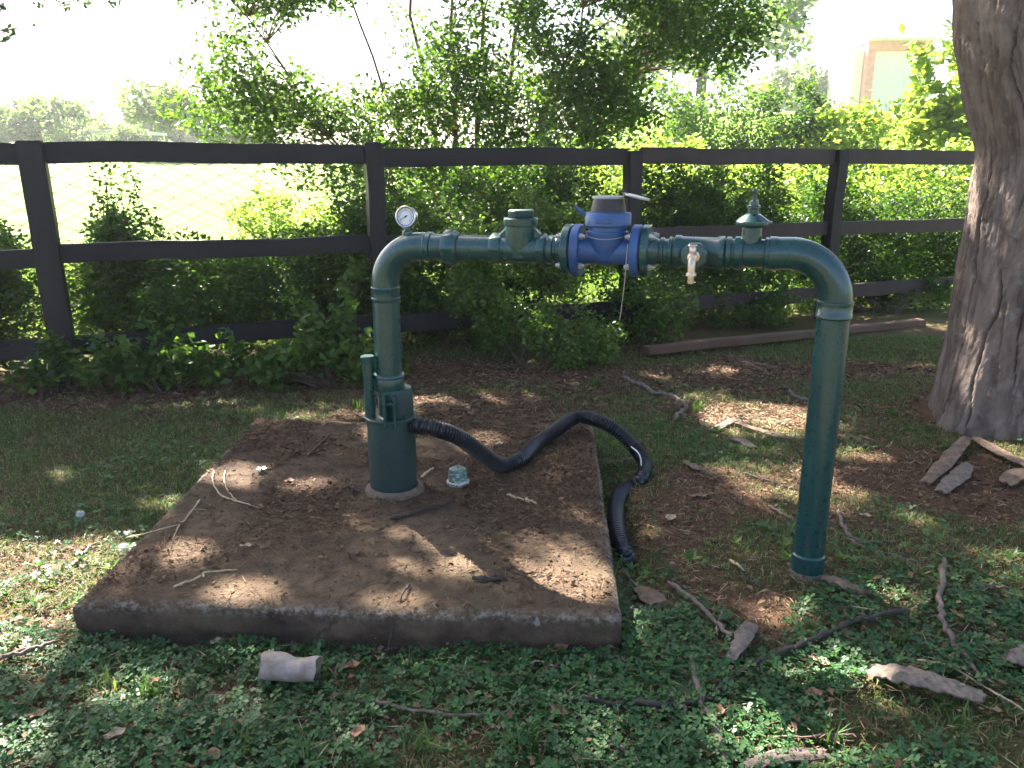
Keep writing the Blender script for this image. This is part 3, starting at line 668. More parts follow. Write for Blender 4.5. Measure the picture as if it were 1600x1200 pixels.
# chain link mesh behind the rails
def chain_mesh():
    V = []; F = []; cell = .105; row_h = .05; z0, z1 = .08, 1.5; r = .0042; n = 4
    S0, S1 = -2.4, 8.6; nc = int((S1-S0)/cell); nz = int((z1-z0)/row_h); pts = []
    for c in range(nc):
        for wob in (0,):
            row = []
            for i in range(nz+1):
                sgn = 1 if (i+c) % 2 else -1; sx = S0+c*cell+sgn*cell*.51
                w = .02*math.sin(sx*1.3+i*.2)+.012*math.sin(sx*3.1+2)
                row.append((sx, z0+i*row_h+.012*math.sin(sx*2.1), -.085+w+sgn*.002))
            pts.append(row)
    for row in pts:
        b = len(V)
        for (sx, z, off) in row:
            q = F0+FD*sx+FN*off
            for a, e in ((r, 0), (0, r), (-r, 0), (0, -r)):
                V.append((q[0]+FD[0]*a+FN[0]*e, q[1]+FD[1]*a+FN[1]*e, z))
        for i in range(len(row)-1):
            for k in range(4): F.append((b+i*4+k, b+i*4+(k+1) % 4, b+(i+1)*4+(k+1) % 4, b+(i+1)*4+k))
    o = np_mesh('chain_link_mesh', V, F, mat_plain('rusty_wire', (.05, .045, .045), .6, .3, .4, 40), None, False, origin=fpos(0, -.085))
    tag(o, 'thin grey diamond wire mesh stretched behind the wooden fence', 'wire mesh')
chain_mesh()

# ------------------------------------------------------------------ foliage helpers
def rand_dirs(n, up=.0):
    d = rng.normal(size=(n, 3)); d[:, 2] += up; return d/np.linalg.norm(d, axis=1)[:, None]
def leaf_arrays(cen, L, W, axis, nrm, fold=.25):
    """folded kites: base, two sides, tip"""
    n = len(cen); axis = axis/np.linalg.norm(axis, axis=1)[:, None]
    side = np.cross(axis, nrm); side /= (np.linalg.norm(side, axis=1)[:, None]+1e-9); up = np.cross(side, axis)
    L = np.broadcast_to(L, (n,))[:, None]; W = np.broadcast_to(W, (n,))[:, None]
    V = np.empty((n, 4, 3))
    V[:, 0] = cen-axis*L*.5; V[:, 2] = cen+axis*L*.5
    V[:, 1] = cen-axis*L*.06+side*W*.5+up*W*fold; V[:, 3] = cen-axis*L*.06-side*W*.5+up*W*fold
    b = (np.arange(n)*4)[:, None]
    F = np.concatenate([b+np.array([[0, 1, 2]]), b+np.array([[0, 2, 3]])], 1).reshape(-1, 3)
    return V.reshape(-1, 3), F
def leaves(name, mat, parent, cen, L, W, tint, up=.35, droop=.0, origin=None, axis=None):
    n = len(cen); ax = rand_dirs(n) if axis is None else axis
    ax[:, 2] = ax[:, 2]*.6-droop
    V, F = leaf_arrays(cen, L, W, ax, rand_dirs(n, up))
    return np_mesh(name, V, F, M[mat], parent, False, {'tint': ('FACE', np.repeat(tint, 2))}, origin)
def clumps(C_, per, spread, flat=.8):
    n = len(C_); per = np.full(n, per) if np.isscalar(per) else per
    idx = np.repeat(np.arange(n), per); d = rng.normal(size=(len(idx), 3)); rr = rng.random(len(idx))**.45
    d = d/np.linalg.norm(d, axis=1)[:, None]*rr[:, None]; d[:, 2] *= flat
    sp = np.broadcast_to(spread, (n,))[idx]
    return C_[idx]+d*sp[:, None], idx
def sample_ell(n, c, r, shell=.35, thr=.0, ns=1.3, seed=0):
    out = []; c = np.array(c); r = np.array(r)
    while len(out) < n:
        d = rng.normal(size=3); d /= np.linalg.norm(d); q = c+d*r*(rng.random()**shell)
        if thr and fbm(q[0]*ns, q[1]*ns, q[2]*ns, 71+seed, 3) < thr: continue
        out.append(q)
    return np.array(out)
def limbs_to(mb, C_, nodes, r0=.014, r1=.004, n=5, sag=.12, every=1):
    nodes = np.array(nodes)
    for c in C_[::every]:
        d = np.linalg.norm(nodes-c, axis=1)+np.maximum(0, nodes[:, 2]-c[2]+.15)*3
        a = nodes[int(np.argmin(d))]; m = (a+c)/2+rng.normal(size=3)*.08*np.linalg.norm(c-a)+np.array([0, 0, sag*np.linalg.norm(c-a)])
        mb.tube(spline([a, m, c], 4), list(np.linspace(r0, r1, 9)), n, caps=False)

def bush(name, label, group, base, ell, ncl, per, L, mat='hedge', spread=.16, thr=.0, cat='bush', limb='limb', shoots=6, shoot_h=.35, W=.55, tlo=0., thi=1.):
    base = np.array([base[0], base[1], float(ground_h(base[0], base[1]))])
    t = empty(name, base, label, cat, group)
    Cs = np.concatenate([sample_ell(max(1, int(ncl*w)), base+np.array(c), r, .4, thr, 1.6, ncl) for c, r, w in ell])
    Cs = Cs[Cs[:, 2] > base[2]+.04]
    cen, idx = clumps(Cs, per, spread)
    keep = cen[:, 2] > base[2]+.01; cen, idx = cen[keep], idx[keep]
    ext, exi = [], []
    top = Cs[np.argsort(-Cs[:, 2]+rng.random(len(Cs))*.3)][:shoots]
    mb = MB()
    st = [base+np.array([rng.normal()*.08, rng.normal()*.08, .05*k]) for k in range(3)]
    for e in range(4):
        a = base+np.append(rng.normal(size=2)*.05, 0); c0 = Cs[rng.integers(len(Cs))]; mid = (a+c0)/2+rng.normal(size=3)*.05
        P = spline([a-np.array([0, 0, .05]), mid, c0], 5); r_ = .018 if cat == 'bush' else .005; mb.tube(P, list(np.linspace(r_, r_*.35, len(P))), 6); st += list(P)
    for q in top:
        tip = q+np.array([rng.normal()*.12, rng.normal()*.1, shoot_h*(.5+rng.random()*.7)])
        P = spline([q, (q+tip)/2+rng.normal(size=3)*.03, tip], 4); mb.tube(P, list(np.linspace(.004, .0015, len(P))), 4, caps=False)
        for p_ in spline([q, (q+tip)/2, tip], 9): 
            for _ in range(2): ext.append(p_+rng.normal(size=3)*L*.6)
    limbs_to(mb, Cs, st, .006, .002, 4, .05, max(1, len(Cs)//60))
    if ext: cen = np.concatenate([cen, np.array(ext)]); idx = np.concatenate([idx, rng.integers(0, len(Cs), len(ext))])
    ct = rng.random(len(Cs)); tint = np.clip(tlo+(thi-tlo)*(ct[idx]*.5+rng.random(len(idx))*.5), 0, 1)
    leaves('foliage', mat, t, cen, L*(.7+.6*rng.random(len(cen))), L*W*(.7+.6*rng.random(len(cen))), tint, .5, .15)
    mb.build('stem', M[limb], t, smooth=60)
    return t

# ------------------------------------------------------------------ the multi-stemmed tree behind the fence
def middle_tree():
    b = np.array([-.55, 9.4, 0.0]); b[2] = float(ground_h(b[0], b[1]))
    t = empty('multi_stem_tree', b, 'leafy multi-stemmed tree with reddish stems behind the middle of the fence', 'tree')
    mb = MB(); nodes = []
    for (dx, dy, dz, bx) in ((-.15, .0, 4.6, -.1), (.3, .1, 4.9, .25), (-1.5, .2, 4.2, -.45), (1.7, -.1, 4.0, .5), (-2.4, -.2, 3.2, -.8), (.9, .4, 5.0, .5), (2.2, .3, 2.9, .9), (-.8, .3, 4.8, -.35)):
        K = [b+np.array([bx*.25, dy*.2, -.1]), b+np.array([bx*.55, dy*.4, .9]), b+np.array([dx*.45+bx*.3, dy, dz*.5]), b+np.array([dx, dy, dz])]
        P = spline(K, 7); P[1:] += rng.normal(size=P[1:].shape)*.025
        r_ = .055 if abs(dx) < 1.0 else .030; mb.tube(P, list(np.linspace(r_, .007, len(P))), 8); nodes += list(P[6:])
    mb.build('trunk', M['red_limb'], t, smooth=60)
    parts = [((-.4, 9.4, 4.3), (3.0, 1.9, 1.75), 430, .455), ((-2.5, 9.2, 3.15), (1.0, .9, .75), 95, .42), ((-2.55, 9.1, 2.1), (1.15, .6, .55), 80, .42), ((1.5, 9.4, 3.0), (1.45, .9, .7), 190, .40),
             ((-.3, 9.2, 2.25), (1.8, .8, .9), 180, .45), ((-.6, 9.1, 1.3), (1.5, .6, .6), 70, .42), ((-1.6, 9.1, 1.45), (.8, .5, .45), 30, .4), ((.9, 9.3, 2.3), (.9, .7, .6), 90, .40)]
    Cs = np.concatenate([sample_ell(n, c, r, .45, th, 1.1, i) for i, (c, r, n, th) in enumerate(parts)])
    keep = np.ones(len(Cs), bool)
    for px, py, rad, Y in ((620, 60, .22, 9.4), (505, 65, .40, 9.3), (590, 95, .26, 9.3), (685, 15, .2, 9.4), (960, 45, .26, 9.3), (795, 45, .16, 9.3), (1035, 125, .3, 9.3), (870, 30, .2, 9.3), (445, 60, .25, 9.3), (520, 130, .18, 9.3), (575, 20, .2, 9.3), (545, 40, .2, 9.3)):
        c_ = at_y(px, py, Y); d = np.hypot(Cs[:, 0]-c_[0]*Cs[:, 1]/Y, (Cs[:, 2]-CAM_H)-(c_[2]-CAM_H)*Cs[:, 1]/Y); keep &= d > rad
    Cs = Cs[keep]
    cen, idx = clumps(Cs, rng.integers(36, 74, len(Cs)), .22+.12*rng.random(len(Cs)))
    sh = cen[:, 2]/math.tan(SUN_EL); k_ = ~gap_at(cen[:, 0]-SUN_H[0]*sh, cen[:, 1]-SUN_H[1]*sh, .02); cen, idx = cen[k_], idx[k_]
    ct = rng.random(len(Cs)); tint = np.clip(ct[idx]*.5+rng.random(len(idx))*.5, 0, 1)
    crown = leaves('crown', 'tree', t, cen, .075*(.7+.6*rng.random(len(cen))), .036*(.7+.6*rng.random(len(cen))), tint, .3, .35)
    mb = MB(); limbs_to(mb, Cs, nodes, .009, .002, 5, .06, 2); mb.build('limb', M['red_limb'], crown, smooth=60)

# ------------------------------------------------------------------ big tree trunk at the right
def big_tree():
    cx, cy = 2.97, 4.42
    t = empty('big_tree', (cx, cy, 0), 'massive grey-brown tree trunk with flaking bark at the right edge', 'tree')
    n, m = 420, 460; zs = np.concatenate([np.linspace(-.12, 2.6, m-40), np.linspace(2.64, 5.6, 40)])
    A = np.linspace(0, 2*math.pi, n, endpoint=False)
    ZZ, AA = np.meshgrid(zs, A, indexing='ij')
    r = np.interp(ZZ, [-.12, 0, .15, .4, .8, 1.3, 1.55, 1.85, 2.1, 2.6, 4, 5.6], [.60, .545, .51, .475, .44, .41, .40, .455, .49, .49, .42, .36])
    ox = np.interp(ZZ, [0, .8, 1.5, 2.1, 2.6, 5.6], [0, -.0, -.03, -.14, -.20, -.35])
    flare = np.clip(.5-ZZ, 0, .6)*(.09*np.cos(5*AA+.9)+.07*np.cos(3*AA+2.2)+.03*np.cos(9*AA))
    ca, sa = np.cos(AA), np.sin(AA); z = ZZ
    tw = AA+.12*np.sin(z*1.3)
    rid = fbm(np.cos(tw)*5.5, np.sin(tw)*5.5, z*1.7, 81, 5); fine = fbm(np.cos(tw)*16, np.sin(tw)*16, z*7.5, 87, 4)
    big = fbm(ca*1.6, sa*1.6, z*1.1, 91, 3)
    # long vertical splits and lifted plates
    wob = .10*fbm(z*1.6, 3.0, 0, 95, 3)
    split = np.zeros_like(z)
    for a0, w, z0, z1, s in ((3.62, .020, .05, 1.0, 1), (3.95, .014, .3, 1.25, 2), (4.32, .022, .0, .75, 3), (4.55, .016, .2, 1.5, 4), (3.3, .018, .0, 1.7, 5), (4.1, .012, .9, 2.0, 6), (4.75, .018, .0, .5, 7), (3.75, .012, 1.2, 2.2, 8), (4.4, .012, 1.3, 2.4, 9), (2.95, .02, .1, 1.2, 10)):
        wob = .26*(fbm(z*2.6, s*5.0, 0, 95+s, 6)-.5); w = w*.55*(.5+fbm(z*7, s*2.0, 0, 99, 3))
        split = np.maximum(split, np.exp(-((AA-a0-wob)/w)**2)*sstep(z0-.05, z0+.1, z)*(1-sstep(z1-.2, z1, z)))
    plate = sstep(.50, .52, fbm(np.cos(tw)*3.2, np.sin(tw)*3.2, z*2.2, 101, 6))
    rg = 1-np.abs(2*fbm(np.cos(tw)*7+1.6*fine, np.sin(tw)*7+1.6*fine, z*2.4, 121, 4)-1); rough = fbm(np.cos(tw)*38, np.sin(tw)*38, z*22, 127, 3)
    gro = np.clip((rg-.80)/.16, 0, 1)*sstep(.40, .6, fbm(ca*2.5, sa*2.5, z*1.7, 129, 3)+.12*np.clip(1-z, 0, 1))
    dr = (rid-.5)*.022+(fine-.5)*.018+(rough-.5)*.012+(big-.5)*.06 - split*.022 + plate*.008 - gro*.008
    R_ = r+flare+dr
    V = np.stack([cx+ox+R_*ca, cy+.02*z+R_*sa, z], -1).reshape(-1, 3)
    i = (np.arange(m-1)[:, None]*n+np.arange(n)[None, :]); j = (np.arange(m-1)[:, None]*n+((np.arange(n)+1) % n)[None, :])
    F = np.stack([i.ravel(), j.ravel(), (j+n).ravel(), (i+n).ravel()], 1)
    crack = np.clip(split*1.1+gro*.55+np.clip(.30-rid, 0, 1)*2, 0, 1)
    np_mesh('trunk', V, F, M['bark'], t, True, {'crack': ('POINT', crack.ravel())})
    # crown high above the frame
    nodes = []; mb = MB(); topc = np.array([cx-.35, cy+.11, 5.45])
    for dx, dy, dz in ((2.4, .5, 2.2), (-1.6, -.6, 2.8), (.6, 2.2, 2.4), (.9, -2.3, 2.0), (-.2, .4, 3.4), (-3.2, -2.0, 2.8), (-1.4, -4.2, 2.6)):
        P = spline([topc+np.array([0, 0, -.5]), topc+np.array([dx*.35, dy*.35, dz*.45]), topc+np.array([dx, dy, dz])], 6)
        mb.tube(P, list(np.linspace(.24, .05, len(P))), 10); nodes += list(P[3:])
    lim = mb.build('limb', M['limb'], t, smooth=60)
    Cs = sample_ell(420, (cx-1.6, cy-1.9, 8.4), (5.0, 4.6, 1.6), .5, .40, .7)
    cen, idx = clumps(Cs, 55, .5); ct = rng.random(len(Cs))
    leaves('crown', 'canopy', t, cen, .15*(.7+.6*rng.random(len(cen))), .055, np.clip(ct[idx]*.5+rng.random(len(idx))*.5, 0, 1), .3, .3)
    mb = MB(); limbs_to(mb, Cs, nodes, .03, .006, 5, .05); mb.build('twig', M['limb'], lim, smooth=60)['kind'] = 'stuff'
big_tree()
# lifted bark plate at the foot of the trunk
def bark_plate(name, label, pts, width, mat, thick=.007, curl=.35, seed=1, lift=.0, group=None, tilt=0.0, cat='bark'):
    """a curled slab of bark along a path given in the place"""
    P = spline([np.asarray(p, float) for p in pts], 8); n = 9; V = []; N = len(P)
    for lay in (0, 1):
        for i, q in enumerate(P):
            T = P[min(i+1, N-1)]-P[max(i-1, 0)]; T /= np.linalg.norm(T); S = np.cross(T, [0, 0, 1]); S /= np.linalg.norm(S); U = np.cross(S, T)
            t_ = i/(N-1); w = width*(.35+.65*math.sin(math.pi*min(1, max(0, .12+.8*t_)))**.6)*(1+.25*(vn(i*.6, seed*3.3)-.5))
            for k in range(n):
                a = (k/(n-1)-.5); e = w*a*(1+.35*(vn(i*.9, a*2+seed, 0, seed)-.5))
                h = curl*.6*w*(.25-a*a) + .004*(float(vn(i*.8, k*.9, 0, seed))-.5)*2 + tilt*a*w
                V.append(q+S*e+U*(h+(thick if lay else 0)*(1-1.2*abs(a)**2))+T*(.02*(float(vn(k*1.3, seed, 0, 5))-.5) if i in (0, N-1) else 0))
    F = []; o_ = N*n
    for i in range(N-1):
        for k in range(n-1):
            F.append((o_+i*n+k, o_+i*n+k+1, o_+(i+1)*n+k+1, o_+(i+1)*n+k)); F.append((i*n+k, (i+1)*n+k, (i+1)*n+k+1, i*n+k+1))
    for i in range(N-1):
        F.append((i*n, o_+i*n, o_+(i+1)*n, (i+1)*n)); F.append((i*n+n-1, (i+1)*n+n-1, o_+(i+1)*n+n-1, o_+i*n+n-1))
    for k in range(n-1):
        F.append((k, k+1, o_+k+1, o_+k)); b = (N-1)*n; F.append((b+k, o_+b+k, o_+b+k+1, b+k+1))
    org = tuple(float(a) for a in P[0]); ob = MB().add(V, F).build(name, M[mat], None, smooth=45, origin=org)
    tag(ob, label, cat, group); return ob

# ------------------------------------------------------------------ shade tree to the left, its crown between the sun and the slab
GAPS = []
for px, py, rx, ry, z in ((25, 930, 135, 84, 0), (-40, 890, 80, 40, 0), (190, 868, 42, 18, 0), (235, 790, 38, 16, 0), (105, 705, 36, 10, 0), (335, 632, 66, 9, 0), (1195, 655, 78, 24, 0), (355, 750, 40, 24, .13), (285, 862, 30, 18, .13),
                          (375, 925, 50, 16, .13), (890, 912, 68, 36, .13), (585, 800, 34, 18, .13), (200, 1100, 55, 24, 0), (30, 1030, 70, 15, 0), (1335, 1085, 74, 28, 0), (1235, 965, 46, 14, 0), (1400, 945, 40, 12, 0), (1245, 1175, 90, 20, 0),
                          (1345, 718, 46, 12, 0), (1425, 805, 18, 8, 0), (745, 690, 34, 12, .13), (480, 758, 28, 8, .13), (720, 880, 36, 12, .13), (20, 1185, 60, 24, 0), (620, 935, 30, 8, .13), (1110, 575, 70, 5, 0), (660, 620, 50, 5, 0)):
    c = at(px, py, z); a = at(px+rx, py, z); b = at(px, py-ry, z); d = at(px, py+ry, z)
    sh = z/math.tan(SUN_EL)
    GAPS.append((c[0]-SUN_H[0]*sh, (b[1]+d[1])/2-SUN_H[1]*sh, abs(a[0]-c[0])+(.06 if rx > 74 and z == 0 else .0), abs(b[1]-d[1])/2+(.07 if rx > 74 and z == 0 else .0)))
GAPS += [(.45, 5.5, .35, .25), (2.62, 3.72, .10, .26), (2.95, 3.35, .09, .2), (3.35, 3.45, .15, .2), (-.75, 6.15, .2, .2), (.95, 5.9, .3, .25)]
def gap_at(x, y, grow=0.0):
    g_ = np.zeros(np.shape(x), bool)
    for cx, cy, rx, ry in GAPS:
        g_ |= (((x-cx)/(rx+grow))**2+((y-cy)/(ry+grow))**2) < 1
    return g_
middle_tree()
def shade_tree():
    b = np.array([-9.0, 9.6, 0.0]); t = empty('shade_tree', b, 'dark overhanging foliage at the top left corner of the sky', 'tree')
    hub = np.array([-7.4, 9.6, 5.2]); mb = MB()
    K = spline([b+np.array([0, 0, -.2]), b+np.array([.3, 0, 2.5]), hub], 10); mb.tube(K, list(np.linspace(.34, .2, len(K))), 14)
    mb.build('trunk', M['limb'], t, smooth=60)
    mb = MB(); nodes = []
    for e in ((-5.2, 8.0, 6.6), (-3.6, 9.2, 6.8), (-2.2, 8.4, 6.4), (-4.2, 11.0, 7.0), (-2.0, 10.6, 7.0), (-6.4, 7.2, 6.0), (-5.6, 12.0, 7.0), (-.4, 9.6, 6.6), (-6.5, 10.2, 7.6), (-3.0, 7.2, 6.0), (-1.2, 8.2, 6.0)):
        e = np.array(e); P = spline([hub, (hub+e)/2+np.array([0, rng.normal()*.3, .35]), e], 9); mb.tube(P, list(np.linspace(.13, .025, len(P))), 8); nodes += list(P[4:])
    lim = mb.build('limb', M['limb'], t, smooth=60)
    N = 74000; gx_ = rng.uniform(-3.8, 4.4, N); gy_ = rng.uniform(1.0, 6.6, N)
    edge = sstep(6.2, 5.2, gy_)*sstep(-4.0, -3.2, gx_)*sstep(4.6, 3.6, gx_)
    z = 5.2+2.4*rng.random(N)+.5*(fbm(gx_, gy_, 0, 111)-.5)
    thin = fbm(gx_*1.6, gy_*1.6, 0, 117, 3)
    keep = (rng.random(N) < edge*np.clip(.25+(thin-.33)*5, .12, 1)) & ~gap_at(gx_, gy_, .03)
    gx_, gy_, z = gx_[keep], gy_[keep], z[keep]; sh = z/math.tan(SUN_EL)
    cen = np.stack([gx_+SUN_H[0]*sh, gy_+SUN_H[1]*sh, z], 1)
    crown = leaves('crown', 'canopy', t, cen, .115*(.7+.6*rng.random(len(cen))), .058*(.7+.6*rng.random(len(cen))), rng.random(len(cen)), .6, .2)
    mb = MB(); limbs_to(mb, cen[::230], nodes, .016, .003, 5, .03)
    # drooping sprays that reach into the top of the view
    sp = []
    for px, py, Y in ((8, 45, 8.2), (6, 62, 8.3), (14, 52, 8.2), (22, 47, 8.1), (-15, 55, 8.2), (64, 4, 8.6), (70, -6, 8.6), (100, 2, 8.6), (105, 9, 8.6), (112, -5, 8.5), (178, 2, 8.6), (184, -6, 8.6), (50, 38, 8.4), (298, -3, 8.8), (330, 34, 9.0), (358, 57, 9.0), (420, 6, 9.0), (135, 3, 8.7), (3, 15, 8.2), (20, -10, 8.3), (-20, 20, 8.2)):
        tip = at_y(px, py, Y); sp.append(tip)
        up_ = tip+np.array([-.25, .3, 1.6+.6*rng.random()]); nn = np.array(nodes)
        mb.tube(spline([up_, (up_+tip)/2+np.array([.08, 0, .1]), tip], 5), list(np.linspace(.006, .0015, 11)), 4, caps=False)
        limbs_to(mb, up_[None, :], nodes, .02, .006, 5, .03)
    mb.build('twig', M['limb'], lim, smooth=60)['kind'] = 'stuff'
    sp = np.array(sp); c2, idx = clumps(sp, rng.integers(5, 16, len(sp)), .05+.05*rng.random(len(sp)))
    leaves('spray', 'canopy', crown, c2, .075, .036, rng.random(len(c2)), .3, .35)['kind'] = 'stuff'
shade_tree()

# ------------------------------------------------------------------ hedge growing through the fence
HG = 'hedge bushes along the fence'
def fxy(s, off): q = fpos(s, off); return q[0], q[1]
bush('hedge_bush', 'dark tangled bush behind the leftmost visible fence post', HG, fxy(-.9, -.55), [((0, 0, .5), (1.0, .5, .48), .8), ((.3, .1, .8), (.5, .35, .25), .2)], 270, 80, .045)
bush('hedge_bush', 'dark bush at the left frame edge behind the fence', HG, fxy(-2.0, -.55), [((0, 0, .45), (.8, .5, .5), 1)], 170, 75, .045)
bush('hedge_bush', 'dark low bush with a thin upright shoot right of the leftmost post', HG, fxy(.75, -.55), [((0, 0, .45), (.85, .5, .48), .8), ((-.4, 0, .85), (.3, .25, .3), .2)], 270, 80, .045, shoots=9, shoot_h=.45)
bush('hedge_bush', 'dense dark bush under the rail left of the green riser', HG, fxy(1.9, -.6), [((0, 0, .5), (.8, .5, .5), .85), ((.35, 0, .95), (.3, .3, .25), .15)], 270, 80, .045, shoots=8)
bush('hedge_bush', 'bush with small glossy leaves behind the pressure gauge', HG, fxy(3.0, -.65), [((0, 0, .6), (.8, .5, .6), .8), ((.3, 0, 1.15), (.45, .35, .4), .2)], 170, 75, .045, shoots=7)
bush('hedge_bush', 'tall leafy bush behind the check valve reaching the top rail', HG, fxy(3.75, -.7), [((0, 0, .75), (.7, .5, .75), .7), ((.15, 0, 1.3), (.55, .4, .42), .3)], 190, 75, .045, shoots=6)
bush('hedge_bush', 'bush right of the water meter post with sunlit tips', HG, fxy(5.2, -.75), [((0, 0, .65), (.85, .5, .65), .75), ((.0, 0, 1.15), (.55, .4, .35), .25)], 190, 75, .048, shoots=8)
bush('hedge_bush', 'rounded bush behind the gate valve between two posts', HG, fxy(6.2, -.8), [((0, 0, .6), (.7, .5, .62), .7), ((-.2, 0, 1.1), (.6, .4, .35), .3)], 180, 75, .048, shoots=7)
bush('hedge_bush', 'bright leafy bush behind the rails right of the right elbow', HG, fxy(7.5, -.85), [((0, 0, .65), (.85, .5, .65), 1)], 180, 75, .05, shoots=7)
bush('hedge_bush', 'shaded bush behind the rails beside the big trunk', HG, fxy(8.9, -.85), [((0, 0, .6), (.9, .5, .62), 1)], 180, 70, .05, shoots=6)
PG = 'low plants at the foot of the fence'
bush('pale_shrub', 'pale small-leaved shrub hanging before the fence under the check valve', None, at(825, 572)[:2], [((0, .25, .45), (.40, .32, .42), .36), ((-.2, .3, .82), (.42, .26, .2), .2), ((.32, .1, .25), (.36, .28, .25), .2), ((.15, .4, 1.0), (.38, .2, .22), .14), ((-.42, .2, .55), (.2, .2, .22), .1)], 190, 80, .038, 'shrub', .13, .40, 'shrub', shoots=34, shoot_h=.24, W=.6)
bush('low_plant', 'broad-leaved green weed just left of the green riser', PG, at(520, 600)[:2], [((0, .1, .2), (.5, .25, .2), .7), ((-.4, -.1, .15), (.25, .2, .18), .3)], 46, 26, .075, 'hedge', .12, 0, 'plant', shoots=7, shoot_h=.2, W=.6, tlo=.35)
bush('low_plant', 'tall thin weed standing against the bottom rail left of riser', PG, at(545, 570)[:2], [((0, .2, .45), (.1, .1, .38), 1)], 12, 20, .06, 'shrub', .09, 0, 'plant', shoots=4, shoot_h=.15)
bush('low_plant', 'dark weed in deep shade below the left fence bay', PG, at(255, 610)[:2], [((0, .1, .15), (.5, .2, .18), 1)], 34, 24, .07, 'hedge', .12, 0, 'plant', shoots=6, shoot_h=.18, W=.6, tlo=.2)
bush('low_plant', 'weed clump at the foot of the leftmost post', PG, at(100, 615)[:2], [((0, .05, .12), (.45, .2, .16), 1)], 26, 22, .07, 'hedge', .12, 0, 'plant', shoots=4, shoot_h=.15, W=.6)
bush('low_plant', 'weed clump spreading right of the riser before the bottom rail', PG, at(690, 545)[:2], [((0, .1, .2), (.55, .25, .2), 1)], 40, 24, .06, 'hedge', .12, 0, 'plant', shoots=5, shoot_h=.15, W=.6, tlo=.25)
bush('low_plant', 'green weed at the foot of the post under the water meter', PG, at(1010, 535)[:2], [((0, .1, .25), (.45, .25, .28), 1)], 60, 36, .048, 'hedge', .12, 0, 'plant', shoots=6, shoot_h=.2, W=.6, tlo=.3)
bush('low_plant', 'leafy weed below the bottom rail under the gate valve', PG, at(1160, 512)[:2], [((0, .1, .18), (.75, .25, .2), 1)], 66, 32, .05, 'hedge', .12, 0, 'plant', shoots=6, shoot_h=.12, W=.6, tlo=.25)
bush('low_plant', 'leafy weed behind the long fallen plank right of the riser', PG, at(1380, 490)[:2], [((0, .25, .2), (.9, .25, .22), 1)], 60, 32, .05, 'hedge', .12, 0, 'plant', shoots=5, shoot_h=.12, W=.6)

# sunlit growth beyond the fence
WG = 'sunlit bushes on the rise beyond the fence'
def far_bush(px, Y, w, h, label, mat='bright', n=70, per=45, L=.12, name='field_bush', grp=WG, dz=0.0, thr=0.0, sp=None, **kw):
    X = (px-800)/FOC*(Y*.967+.2)/1.0
    return bush(name, label, grp, (X, Y), [((0, 0, h*.5+dz), (w*.5, w*.35, h*.52), 1)], n, per, L, mat, (sp or w*.11), thr, 'bush', shoots=8, shoot_h=h*.15, **kw)
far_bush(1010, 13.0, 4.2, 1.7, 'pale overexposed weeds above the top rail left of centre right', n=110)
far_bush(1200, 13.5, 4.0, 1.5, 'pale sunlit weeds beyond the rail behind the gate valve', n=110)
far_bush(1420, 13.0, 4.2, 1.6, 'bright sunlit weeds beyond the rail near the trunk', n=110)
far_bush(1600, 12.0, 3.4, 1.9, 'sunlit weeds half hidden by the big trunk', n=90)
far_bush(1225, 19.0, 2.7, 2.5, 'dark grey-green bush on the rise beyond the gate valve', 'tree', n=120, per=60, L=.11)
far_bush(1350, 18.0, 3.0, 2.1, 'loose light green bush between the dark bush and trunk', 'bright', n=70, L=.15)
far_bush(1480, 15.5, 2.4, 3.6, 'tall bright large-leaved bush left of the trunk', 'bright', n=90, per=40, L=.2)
far_bush(1090, 20.0, 4.0, 3.4, 'hazy green bush right of the middle tree', 'tree', n=110, per=50, L=.13, tlo=.3)
far_bush(930, 17.0, 3.6, 2.4, 'green thicket showing through the middle tree on its right', 'hedge', n=100, per=50, L=.11, tlo=.4)
far_bush(690, 15.0, 3.4, 1.5, 'green thicket showing under the middle tree crown', 'hedge', n=90, per=45, L=.1, tlo=.4)
far_bush(430, 12.6, 2.0, 1.0, 'green clump in the bright field left of the middle tree', 'bright', n=50, per=40, L=.09)
TG = 'distant trees beyond the field'
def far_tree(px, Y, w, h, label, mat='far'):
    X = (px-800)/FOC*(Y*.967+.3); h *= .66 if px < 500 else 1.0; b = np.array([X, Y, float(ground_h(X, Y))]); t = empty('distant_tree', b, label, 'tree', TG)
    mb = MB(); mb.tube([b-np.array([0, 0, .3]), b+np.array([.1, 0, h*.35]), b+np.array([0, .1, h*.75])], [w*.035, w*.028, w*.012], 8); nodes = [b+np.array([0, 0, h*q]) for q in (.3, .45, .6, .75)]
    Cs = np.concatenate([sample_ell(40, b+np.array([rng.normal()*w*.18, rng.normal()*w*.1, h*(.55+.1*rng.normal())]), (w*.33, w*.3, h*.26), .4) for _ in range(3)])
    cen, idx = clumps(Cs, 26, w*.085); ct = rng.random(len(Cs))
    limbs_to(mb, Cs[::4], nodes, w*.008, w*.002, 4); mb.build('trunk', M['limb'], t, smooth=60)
    leaves('crown', mat, t, cen, w*.05, w*.03, np.clip(ct[idx]*.6+rng.random(len(idx))*.4, 0, 1), .4, .1)
